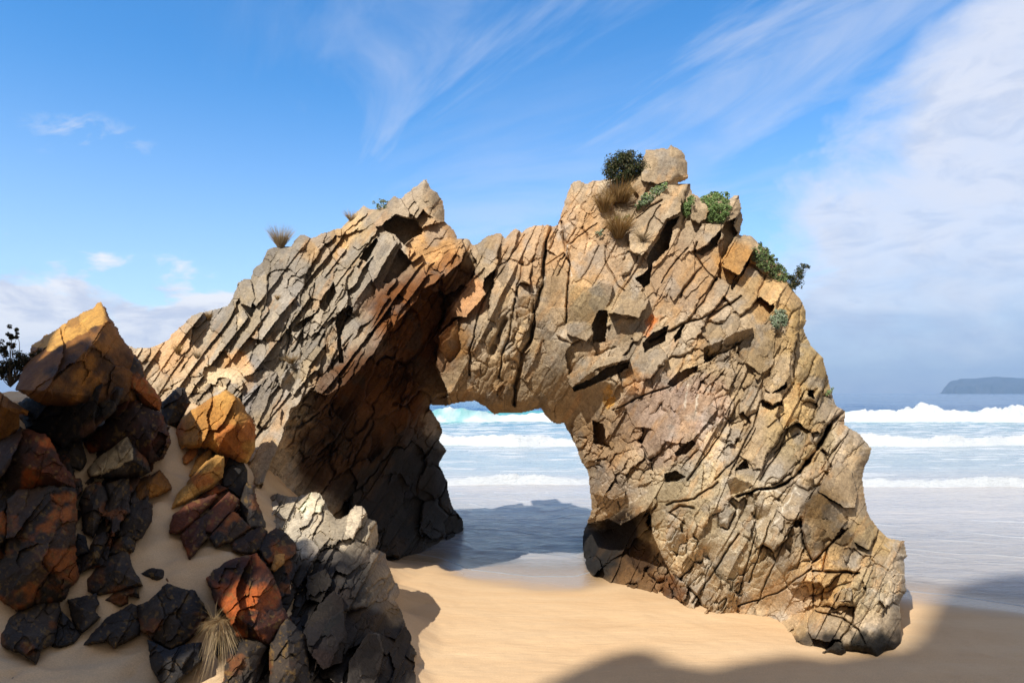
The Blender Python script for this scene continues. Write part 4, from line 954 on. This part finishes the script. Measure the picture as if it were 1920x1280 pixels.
tussock('small straw tussock beside the lodged sand, lower of the two there', 370, 672, 22, 130, BUFF, .6, .2, .05, seed=9)
tussock('bleached tussock with orange roots in the middle of the left limb', 545, 682, 30, 260, BUFF + GOLD, .8, .4, .08, seed=10)
tussock('faint straw tussock in a crack high on the left limb', 520, 562, 16, 80, GOLD, .6, .3, .04, seed=11)
mat_plant('trailing grey-green leafy plant right below the boulder on the summit', [(1190,388),(1200,372),(1225,352),(1250,340),(1252,350),(1235,366),(1215,382),(1198,392)], 1000, .036, SAGE + GREEN[1:3], 21)
mat_plant('bright green cushion of leaves right of the summit, the larger one', [(1310,372),(1335,362),(1365,362),(1370,392),(1358,414),(1342,420),(1325,412),(1330,392)], 2600, .036, GREEN, 22, .25)
mat_plant('narrow green strip of leaves left of the bright green cushion', [(1282,378),(1298,368),(1302,376),(1294,392),(1290,408),(1280,400)], 700, .034, GREEN, 23)
mat_plant('dark green creeper draping the right shoulder of the arch', [(1412,470),(1424,455),(1440,468),(1462,494),(1480,520),(1470,528),(1452,522),(1440,510),(1420,498),(1410,485)], 2400, .034, GREEN + BUSH + SAGE[:1], 24, .18)
mat_plant('silvery rosette plant on the right shoulder, below the creeper', [(1444,600),(1452,582),(1468,580),(1476,598),(1470,612),(1458,618)], 700, .036, SAGE, 25, .18)
mat_plant('tiny grey-green plant left of the dense round golden tussock', [(1114,438),(1122,428),(1134,430),(1132,438),(1122,444)], 110, .028, SAGE, 26)
mat_plant('small grey-green plant near the peak of the left limb', [(694,392),(700,378),(714,374),(726,380),(724,388),(705,393)], 240, .034, SAGE, 27, .15)
mat_plant('tiny green plant near the right edge just above the sea horizon', [(1548,738),(1554,724),(1562,728),(1560,740)], 90, .028, SAGE + GREEN, 28)
mat_plant('low green sprig under the large golden tussock', [(1144,408),(1160,400),(1184,404),(1180,412),(1160,416)], 160, .026, [(.2,.22,.05),(.28,.27,.08),(.14,.17,.05)], 29)
shrub('dark wiry shrub leaning out from the right shoulder against the sky', [(1500,508,10,14),(1492,530,14,16),(1510,498,8,8),(1484,520,8,10)], (1478,545), arch_at(1476,540) + .2, 1100, .036, BUSH + [(.05,.08,.05)], 31, ntw=24, r0=.008, shell=.2, ncl_t=60, crad=.6)
shrub('dark twiggy shrub at the left edge, behind the ochre-shouldered boulder', [(10,692,18,22),(40,675,26,16),(18,636,7,24),(32,628,5,16),(4,656,10,18),(74,662,14,9),(55,690,18,12),(88,655,7,6)], (20,725), 7.9, 2400, .034, [(.025,.025,.015),(.05,.04,.025),(.035,.04,.015)], 32, ntw=40, r0=.008, shell=.2, ncl_t=90, crad=.6)
def drooping():
    rs = np.random.RandomState(99); Y = sand_depth(410, 1190) - .5
    V, Q, T = blades(P(410, 1165, Y), 260, .12, .9, .0036, [(.30,.19,.08),(.36,.25,.12),(.22,.13,.05),(.42,.32,.18)], rs, .8, (-.1, -.6, .4), .6)
    V2, Q2, T2 = blades(P(416, 1180, Y), 130, .32, .5, .0034, [(.36,.26,.13),(.45,.34,.2)], rs, .75, (.25, -.45, -.45), .35)
    V3, Q3, T3 = blades(P(400, 1160, Y), 14, .26, .9, .0034, [(.36,.26,.13)], rs, .3, (-.1, -.2, 1), .2)
    Q = np.concatenate([Q, Q2 + len(V), Q3 + len(V) + len(V2)])
    tag(link('grass_tussock', np_mesh('grass_tussock', np.concatenate([V, V2, V3]), Q, M_GRASS, np.concatenate([T, T2, T3]))), 'drooping dry straw-coloured grass among the dark foreground boulders', 'grass', 'dry grass tussocks on the rock')
drooping()
# ------------------------------------------------------------------ SEA, HEADLAND, SKY, LIGHT, CAMERA
def build_sea():
    ys = [8.0]
    while ys[-1] < 200: ys.append(ys[-1] + max(.045, ys[-1] * .0034))
    while ys[-1] < 24000: ys.append(ys[-1] * 1.03)
    ys = np.array(ys)
    us = np.concatenate([np.linspace(-3.2, -1.0, 50), np.linspace(-.98, 1.5, 560), np.linspace(1.55, 3.2, 40)])
    Y, U = np.meshgrid(ys, us, indexing='ij')
    X = U * (Y * .78 + 1.5)
    near = np.clip(1 - (Y - 120) / 120, 0, 1)
    Z = near * (.02 + .0012 * np.clip(Y, 0, 120)) * fbm2(X / 1.6, Y / .7, 3, 3) * sstep(11, 19, Y)
    Z = Z + .016 * fbm2(X / .5 + .6 * fbm2(X, Y, 9, 2), Y / .17, 13, 3) * sstep(.3, 1.6, Y - shore(X)) * (1 - sstep(24, 34, Y))   # wind ripples in the shallows
    Z = Z + sstep(90, 160, Y) * (1 - sstep(600, 900, Y)) * .8 * fbm2(X / 30, Y / 9, 5, 3)
    foam = np.zeros_like(X); aqua = np.zeros_like(X)
    def breaker(Yb, h, wob, wl, lump, s, trail, hvar=.35):
        nonlocal Z, foam
        c = Yb + wob * fbm2(X / wl, X * 0, s, 3) * 2
        hh = h * np.clip(1 + hvar * 2 * fbm2(X / (wl * .6), X * 0 + 3, s + 1, 3), .15, 2)
        t = (Y - c)
        front = sstep(-h * 1.1, h * .25, t)
        back = np.exp(-np.maximum(t - h * .25, 0) / (h * 3.5))
        prof = front * back
        lum = fbm2(X / lump, Y / lump, s + 2, 4)
        Z = Z + hh * prof * (1 + .4 * lum + .2 * fbm2(X / (lump * .35), Y / (lump * .35), s + 8, 3))
        f = sstep(-h * 1.15, -h * .9, t) * np.exp(-np.maximum(t - h * .7, 0) / (h * trail))
        foam = np.maximum(foam, np.clip(f * 1.5 + .9 * fbm2(X / (lump * 2.5), Y / lump, s + 5, 4) * sstep(0, h, t), 0, 1) * (f > .03))
        return c
    breaker(26.2, .30, .5, 5, .35, 101, 1.5)
    breaker(46, .58, 1.2, 9, .6, 111, 1.4)
    breaker(84, 1.15, 2.5, 16, 1.3, 121, 1.6, .2)
    # spray thrown up by the far breaker
    for cx, w, hgt in ((50.5, 2.2, .9), (61.5, 2.6, .9), (69, 2.2, .9), (-6.5, 3, .5), (57, 2.5, .3)):
        n = fbm2(X / .7, Y / .8, 131, 4)
        b = np.exp(-((X - cx + 1.2 * n) / w) ** 2 - ((Y - 84.6 + n) / 1.0) ** 2)
        Z = Z + hgt * b * (1 + .8 * n); foam = np.maximum(foam, sstep(.04, .25, b))
    Z = Z + 1.0 * np.exp(-((Y - 97 - 3 * fbm2(X / 20, X * 0, 135, 3)) / 3.0) ** 2) * (1 + .5 * fbm2(X / 25, X * 0, 136, 2))
    gap = np.exp(-((X + 8) / 6.5) ** 2) * np.exp(-((Y - 86) / 7) ** 2)     # the swell is still green and unbroken here
    foam = foam * (1 - gap * np.clip(.75 + 1.6 * fbm2(X / 2.5, Y / 1.5, 137, 4), 0, 1))
    streak = fbm2(X / 2.2, Y / .55, 141, 5)
    zone = sstep(24, 30, Y) * (1 - sstep(82, 95, Y))
    foam = np.maximum(foam, zone * sstep(.06, .34, streak + .10 * sstep(48, 60, Y) - .04) * .75)
    # thin swash lines on the shallow sheet
    dsh = Y - shore(X)
    for k, (d0, w, a) in enumerate(((.06, .05, .6), (1.3, .05, .5), (2.2, .04, .4), (3.1, .06, .5), (4.2, .05, .4), (5.2, .07, .5), (6.6, .08, .4), (8.2, .1, .5), (10, .1, .45))):
        c = d0 + (.9 * fbm2(X / 2.6, X * 0 + k, 150 + k, 4) - .12 * (X - 6)) * (k > 0)
        foam = np.maximum(foam, a * np.exp(-((dsh - c) / w) ** 2) * sstep(-.1, .2, fbm2(X / 1.1, Y * 0 + k, 160 + k, 3) + (.25 if k == 0 else 0)))
    Z = Z + .03 * np.exp(-((dsh - 1.6 - .9 * fbm2(X / 2.6, X * 0 + 1, 151, 4)) / .15) ** 2)
    depth = sstep(24, 34, Y) * .35 + sstep(40, 130, Y) * .65
    aqua = np.maximum(gap * 1.4, np.exp(-((Y - 94) / 9) ** 2)) + .45 * np.exp(-((Y - 50) / 3) ** 2)
    alpha = sstep(-.1, 1.6, dsh) * .7 + sstep(3, 11, dsh) * .3
    m, nt, b = newmat('sea_water')
    tc = N(nt, 'ShaderNodeTexCoord')
    A = {k: N(nt, 'ShaderNodeAttribute', attribute_name=k).outputs['Fac'] for k in ('foam', 'depth', 'aqua', 'cover')}
    wc = ramp(nt, A['depth'], [(0, (.47, .455, .45)), (.30, (.40, .46, .49)), (.6, (.15, .30, .38)), (1, (.03, .11, .24))])
    wc = mixc(nt, A['aqua'], wc.outputs[0], (.10, .38, .40))
    mp = N(nt, 'ShaderNodeMapping'); mp.inputs['Scale'].default_value = (.55, 1.9, 1)
    L(nt, tc.outputs['Object'], mp.inputs['Vector'])
    n1 = N(nt, 'ShaderNodeTexNoise', i_Scale=3.4, i_Detail=6.0, i_Roughness=.6, i_Distortion=.6)
    n2 = N(nt, 'ShaderNodeTexNoise', i_Scale=.18, i_Detail=5.0, i_Roughness=.6)
    nf = N(nt, 'ShaderNodeTexNoise', i_Scale=7.0, i_Detail=6.0, i_Roughness=.7)
    for n in (n1, n2, nf): L(nt, mp.outputs[0], n.inputs['Vector'])
    fm = mathn(nt, 'MULTIPLY', A['foam'], mathn(nt, 'MULTIPLY_ADD', nf.outputs[0], 1.3, .55), clamp=True)
    L(nt, mixc(nt, fm, wc, (.66, .70, .73)), b.inputs['Base Color'])
    L(nt, mathn(nt, 'MULTIPLY_ADD', fm, .8, .12), b.inputs['Roughness'])
    b.inputs['IOR'].default_value = 1.33
    L(nt, mathn(nt, 'MAXIMUM', fm, A['cover']), b.inputs['Alpha'])
    hgt = mathn(nt, 'ADD', n1.outputs[0], mathn(nt, 'MULTIPLY', n2.outputs[0], 6.0))
    hgt = mathn(nt, 'ADD', hgt, mathn(nt, 'MULTIPLY', mathn(nt, 'MULTIPLY', nf.outputs[0], A['foam']), 2.5))
    bp = N(nt, 'ShaderNodeBump', i_Strength=.9, i_Distance=.07)
    L(nt, hgt, bp.inputs['Height']); L(nt, bp.outputs[0], b.inputs['Normal'])
    ny, nx = X.shape
    I = np.arange(nx * ny).reshape(ny, nx)
    Q = np.stack([I[:-1, :-1], I[:-1, 1:], I[1:, 1:], I[1:, :-1]], -1).reshape(-1, 4)
    me = np_mesh('sea', np.stack([X, Y, Z], -1).reshape(-1, 3), Q, m, smooth=True,
                 attrs={'foam': foam.ravel(), 'depth': depth.ravel(), 'aqua': np.clip(aqua, 0, 1).ravel(), 'cover': (.12 + .88 * alpha).ravel()})
    tag(link('sea', me), kind='structure')
build_sea()

def build_headland():
    Y0 = 4200.0
    sil = [(1755, 737), (1763, 735), (1767, 729), (1772, 723), (1777, 717), (1780, 711), (1785, 709), (1795, 708), (1802, 705), (1830, 705), (1845, 703), (1862, 701), (1880, 702), (1900, 703), (1925, 705), (1980, 709), (2040, 716), (2100, 728), (2130, 737)]
    px = np.linspace(1755, 2130, 260); top = np.interp(px, [a for a, _ in sil], [b for _, b in sil])
    hgt = (HY - top) / F * Y0
    x = (px - CX) / F * Y0
    T = np.linspace(0, 1, 40)
    V = []
    for k, t in enumerate(T):
        prof = math.sin(math.pi * min(1, t * 1.0)) ** .45 if 0 < t < 1 else 0
        n = fbm2(px / 18, px * 0 + t * 6, 7, 4)
        z = hgt * prof * (1 + .0 * n) * (1 - .12 * abs(n) * (t < .45)) - 1.5
        V.append(np.stack([x * (1 + t * 900 / Y0 * 1.02), Y0 + t * 900 + 60 * n * (1 - t), z + H * 0], 1))
    V = np.concatenate(V); n = len(px)
    I = np.arange(len(V)).reshape(len(T), n)
    Q = np.stack([I[:-1, :-1], I[:-1, 1:], I[1:, 1:], I[1:, :-1]], -1).reshape(-1, 4)
    m, nt, b = newmat('headland_rock')
    tc = N(nt, 'ShaderNodeTexCoord')
    n1 = N(nt, 'ShaderNodeTexNoise', i_Scale=.012, i_Detail=6.0)
    L(nt, tc.outputs['Object'], n1.inputs['Vector'])
    L(nt, ramp(nt, n1.outputs[0], [(.35, (.018, .032, .042)), (.65, (.055, .064, .075))]).outputs[0], b.inputs['Base Color'])  # blue of the distant haze mixed into the rock colour
    b.inputs['Roughness'].default_value = .95
    tag(link('headland', np_mesh('headland', V, Q, m, smooth=True)), kind='structure')
build_headland()

SUN_EL, SUN_AZ = 49.0, 215.0
def build_cliff(sil, T0, base_thick, seed):
    """bluff behind the beach; its crest throws the shade on the slope and the near sand"""
    a = math.radians(SUN_AZ); sh = np.array([math.sin(a), math.cos(a)]); U = np.array([-sh[1], sh[0]])
    k = math.tan(math.radians(SUN_EL))
    us = np.arange(sil[0][0], sil[-1][0], .06)
    top = np.interp(us, [p[0] for p in sil], [p[1] for p in sil]) - (30 - T0) * k + .12 * fbm2(us / .5, us * 0, seed, 3)
    nz = 40
    V = []
    for row in range(nz + 1):
        t = row / nz; z = top * t
        d = T0 - 1.2 * (1 - t) ** 1.5 + (1 - t ** 8) * .8 * fbm2(us / 2.0, z / 2.2, seed + 3, 4)
        V.append(np.stack([sh[0] * d + U[0] * us, sh[1] * d + U[1] * us, z], 1))
    for row in range(1, 14):
        t = row / 13
        d = T0 + t * base_thick; z = top * (1 - t ** 3)
        V.append(np.stack([sh[0] * d + U[0] * us, sh[1] * d + U[1] * us, z], 1))
    V = np.concatenate(V); n = len(us); R = len(V) // n
    I = np.arange(len(V)).reshape(R, n)
    Q = np.stack([I[:-1, :-1], I[:-1, 1:], I[1:, 1:], I[1:, :-1]], -1).reshape(-1, 4)
    T = np.array((.25, .18, .11)) * (1 + .5 * fbm2(V[:, 0] * .7 + V[:, 1], V[:, 2] * .7, seed + 9, 4))[:, None]
    tag(link('cliff', np_mesh('cliff', V, Q, M_ROCK, T)), kind='structure')
SIL_L = [(-15, 42.6), (-9.6, 43.1), (-9.15, 42.7), (-8.78, 42.3), (-8.6, 42.05), (-8.4, 42.8), (-8.0, 42.55), (-7.92, 42.25), (-7.85, 42.65), (-7.7, 42.7), (-7.55, 41.5), (-7.3, 41.4), (-7.2, 42.2), (-6.95, 41.9), (-6.7, 42.45), (-6.45, 42.2), (-6.1, 41.9), (-5.9, 42.3), (-5.7, 41.6), (-5.3, 41.0), (-4.8, 38), (-4.3, 30)]
SIL_R = [(-4.5, 32), (-4.12, 41.5), (-3.98, 43.5), (-3.75, 44.07), (-3.4, 44.0), (-3.11, 43.7), (-2.71, 43.9), (-2.41, 44.53), (-2.06, 45.09), (-1.6, 45.28), (-.94, 46.38), (-.83, 47.3), (-.79, 48.25), (-.76, 50), (-.55, 51.5), (.1, 53), (1.2, 54.5), (3, 56), (9, 57), (14, 60)]
build_cliff(SIL_L, 6.0, 5.0, 201)
build_cliff(SIL_R, 20.0, 9.0, 211)

def build_haze():
    bm = bmesh.new(); bmesh.ops.create_cube(bm, size=1)
    me = bpy.data.meshes.new('haze'); bm.to_mesh(me); bm.free()
    o = link('haze', me); o.scale = (9000, 5600, 190); o.location = (0, 2700, 91)
    m = bpy.data.materials.new('air'); m.use_nodes = True; nt = m.node_tree; nt.nodes.clear()
    out = N(nt, 'ShaderNodeOutputMaterial'); v = N(nt, 'ShaderNodeVolumePrincipled')
    v.inputs['Color'].default_value = (.42, .66, 1, 1); v.inputs['Density'].default_value = HAZE
    L(nt, v.outputs[0], out.inputs['Volume'])
    me.materials.append(m); tag(o, kind='stuff')
HAZE = 2.1e-4
build_haze()
def build_world():
    w = bpy.data.worlds.new('World'); SC.world = w; w.use_nodes = True
    nt = w.node_tree; nt.nodes.clear()
    out = N(nt, 'ShaderNodeOutputWorld')
    sky = N(nt, 'ShaderNodeTexSky', sky_type='NISHITA'); sky.sun_disc = False
    sky.sun_elevation = math.radians(SUN_EL); sky.sun_rotation = math.radians(SUN_AZ)
    sky.air_density = 1.0; sky.dust_density = .2; sky.ozone_density = 3.0
    bg1 = N(nt, 'ShaderNodeBackground'); bg1.inputs[1].default_value = SKY_STR
    hs = N(nt, 'ShaderNodeHueSaturation'); hs.inputs['Saturation'].default_value = SKY_SAT; hs.inputs['Value'].default_value = SKY_VAL
    L(nt, sky.outputs[0], hs.inputs['Color']); L(nt, hs.outputs[0], bg1.inputs[0])
    bg2 = N(nt, 'ShaderNodeBackground'); bg2.inputs[1].default_value = 1.0
    mx = N(nt, 'ShaderNodeMixShader')
    L(nt, bg1.outputs[0], mx.inputs[1]); L(nt, bg2.outputs[0], mx.inputs[2]); L(nt, mx.outputs[0], out.inputs[0])
    tc = N(nt, 'ShaderNodeTexCoord'); sp = N(nt, 'ShaderNodeSeparateXYZ')
    L(nt, tc.outputs['Generated'], sp.inputs[0])
    x, y, z = sp.outputs
    el = mathn(nt, 'MULTIPLY', mathn(nt, 'ARCSINE', z), 57.2958)
    az = mathn(nt, 'MULTIPLY', mathn(nt, 'ARCTAN2', x, y), 57.2958)
    # cloud-layer coordinates: the direction cut with a flat deck overhead
    den = mathn(nt, 'ADD', mathn(nt, 'MAXIMUM', z, 0.0), .12)
    cb = N(nt, 'ShaderNodeCombineXYZ')
    L(nt, mathn(nt, 'DIVIDE', x, den), cb.inputs[0]); L(nt, mathn(nt, 'DIVIDE', y, den), cb.inputs[1])
    deck = cb.outputs[0]
    ab = N(nt, 'ShaderNodeCombineXYZ'); L(nt, mathn(nt, 'MULTIPLY', az, .1), ab.inputs[0]); L(nt, mathn(nt, 'MULTIPLY', el, .1), ab.inputs[1])
    ang = ab.outputs[0]
    def noise(vec, scale, detail=6, rough=.55, dist=0, sc=(1, 1, 1), rot=0, loc=(0, 0, 0), tex=False):
        mp = N(nt, 'ShaderNodeMapping', vector_type='TEXTURE' if tex else 'POINT'); mp.inputs['Scale'].default_value = sc; mp.inputs['Rotation'].default_value = (0, 0, math.radians(rot)); mp.inputs['Location'].default_value = loc
        L(nt, vec, mp.inputs[0])
        n = N(nt, 'ShaderNodeTexNoise'); n.inputs['Scale'].default_value = scale; n.inputs['Detail'].default_value = detail; n.inputs['Roughness'].default_value = rough; n.inputs['Distortion'].default_value = dist
        L(nt, mp.outputs[0], n.inputs['Vector']); return n.outputs[0]
    def ss(v, a, b):
        m = N(nt, 'ShaderNodeMapRange', interpolation_type='SMOOTHSTEP'); L(nt, v, m.inputs[0])
        m.inputs[1].default_value = a; m.inputs[2].default_value = b; return m.outputs[0]
    mul = lambda a, b: mathn(nt, 'MULTIPLY', a, b)
    add = lambda a, b: mathn(nt, 'ADD', a, b)
    # 1. the big soft bank to the right
    nb = noise(ang, 1.1, 8, .58, .4, (1, 1.5, 1), 20)
    edge = add(mul(mul(el, el), .021), add(mul(el, .06), 18.3))
    bank = ss(add(mathn(nt, 'SUBTRACT', az, edge), mul(add(nb, -.5), 17)), -3.5, 4.5)
    bank = mul(bank, add(mul(noise(ang, 1.8, 7, .6, .3, (1, 1.6, 1), 0, (4, 1, 0)), .3), .76))
    # 2. low cumulus at the left
    nl = noise(ang, 2.0, 8, .55, .2, (.75, 1.7, 1), 0, (2, 3, 0))
    low = ss(add(mathn(nt, 'SUBTRACT', 9.0, el), mul(add(nl, -.5), 13)), -.6, 2.0)
    low = mul(low, ss(az, -3.0, -18.0))
    # 3. high cirrus streaks
    nc = noise(deck, 1.5, 9, .62, .9, (2.0, .5, 1), -56, (1.3, .4, 0), True)
    nc2 = noise(deck, .55, 5, .55, .3, (1, 1, 1), 0, (3.1, 1.7, 0))
    cir = mul(ss(nc, .40, .70), ss(nc2, .34, .58))
    cir = mul(cir, mul(ss(az, -30, -4), .95))
    nw = noise(ang, 3.2, 9, .66, .7, (1.7, .6, 1), 24, (3, 0, 0), True)
    wisp = N(nt, 'ShaderNodeMath', operation='SQRT')
    L(nt, add(mul(mathn(nt, 'POWER', mul(add(az, 32.0), .155), 2.0), 1.0), mathn(nt, 'POWER', mul(add(el, -17.4), .36), 2.0)), wisp.inputs[0])
    wsp = mul(ss(wisp.outputs[0], 1.0, .15), ss(nw, .42, .72))
    thin = mul(ss(el, 26, 2), .36)
    nv = noise(deck, .8, 7, .62, .5, (1.6, .6, 1), -40, (5.3, 2.4, 0), True)
    veil = mul(mul(ss(nv, .36, .66), mul(ss(az, -24, 2), ss(el, 30, 9))), .55)
    cirrus = mathn(nt, 'MAXIMUM', mathn(nt, 'MAXIMUM', mul(cir, .48), mul(wsp, .6)), mathn(nt, 'MAXIMUM', thin, veil))
    # horizon haze bank on the seaward side
    hz = mul(ss(el, 3.5, .0), .75)
    cov = mathn(nt, 'MAXIMUM', mathn(nt, 'MAXIMUM', bank, low), mathn(nt, 'MAXIMUM', cirrus, hz), clamp=True)
    # colours of the clouds: white where thin or sunlit, blue-grey in the thick lower parts
    ns = noise(ang, 1.5, 7, .6, .5, (.8, 2.2, 1), 8, (7, 2, 0))
    dark = mul(ss(add(el, mul(add(ns, -.5), 14)), 10.5, 2.0), mathn(nt, 'MAXIMUM', bank, hz))
    dl = mul(ss(ns, .45, .65), mul(low, .4))
    nt2 = noise(ang, 2.6, 9, .6, .6, (.8, 2.0, 1), 14, (1, 6, 0))
    tex = mul(mul(ss(nt2, .44, .68), bank), .5)
    dark = mathn(nt, 'MAXIMUM', mathn(nt, 'MAXIMUM', dark, tex), dl, clamp=True)
    # unseen warm cloud added behind the viewer to warm the shade
    rear_fill = ss(mathn(nt, 'ABSOLUTE', az), 62, 95)
    rear_fill = mul(rear_fill, .75)
    cov = mathn(nt, 'MAXIMUM', cov, rear_fill, clamp=True)
    c = mixc(nt, dark, CLOUD_LIT, CLOUD_DARK)
    c = mixc(nt, mul(mul(low, ss(ns, .58, .40)), .8), c, (.92, .93, .96))
    c = mixc(nt, rear_fill, c, (.41, .33, .23))
    L(nt, c, bg2.inputs[0])
    L(nt, cov, mx.inputs[0])
SKY_STR, SKY_SAT, SKY_VAL = .15, 1.33, 1.36
CLOUD_LIT, CLOUD_DARK = (.71, .745, .85), (.37, .47, .68)
build_world()

sd = bpy.data.lights.new('sun', 'SUN'); sd.energy = 5.0; sd.angle = math.radians(.55); sd.color = (1, .945, .86)
so = bpy.data.objects.new('sun', sd); COL.objects.link(so)
SUNV = Vector((math.sin(math.radians(SUN_AZ)) * math.cos(math.radians(SUN_EL)), math.cos(math.radians(SUN_AZ)) * math.cos(math.radians(SUN_EL)), math.sin(math.radians(SUN_EL))))
so.rotation_euler = SUNV.to_track_quat('Z', 'Y').to_euler()

cd = bpy.data.cameras.new('camera'); cam = bpy.data.objects.new('camera', cd); COL.objects.link(cam)
cd.sensor_width = 36.0; cd.lens = 36.0 * F / 1920.0; cd.shift_y = (HY - 640.0) / 1920.0
cam.location = (0, 0, H); cam.rotation_euler = (math.radians(90), 0, 0)
cd.clip_start = .1; cd.clip_end = 60000
SC.camera = cam
SC.view_settings.view_transform = 'Standard'; SC.view_settings.look = 'None'
SC.view_settings.exposure = .2; SC.view_settings.gamma = 1
SC.cycles.use_denoising = True
SC.cycles.max_bounces = 6
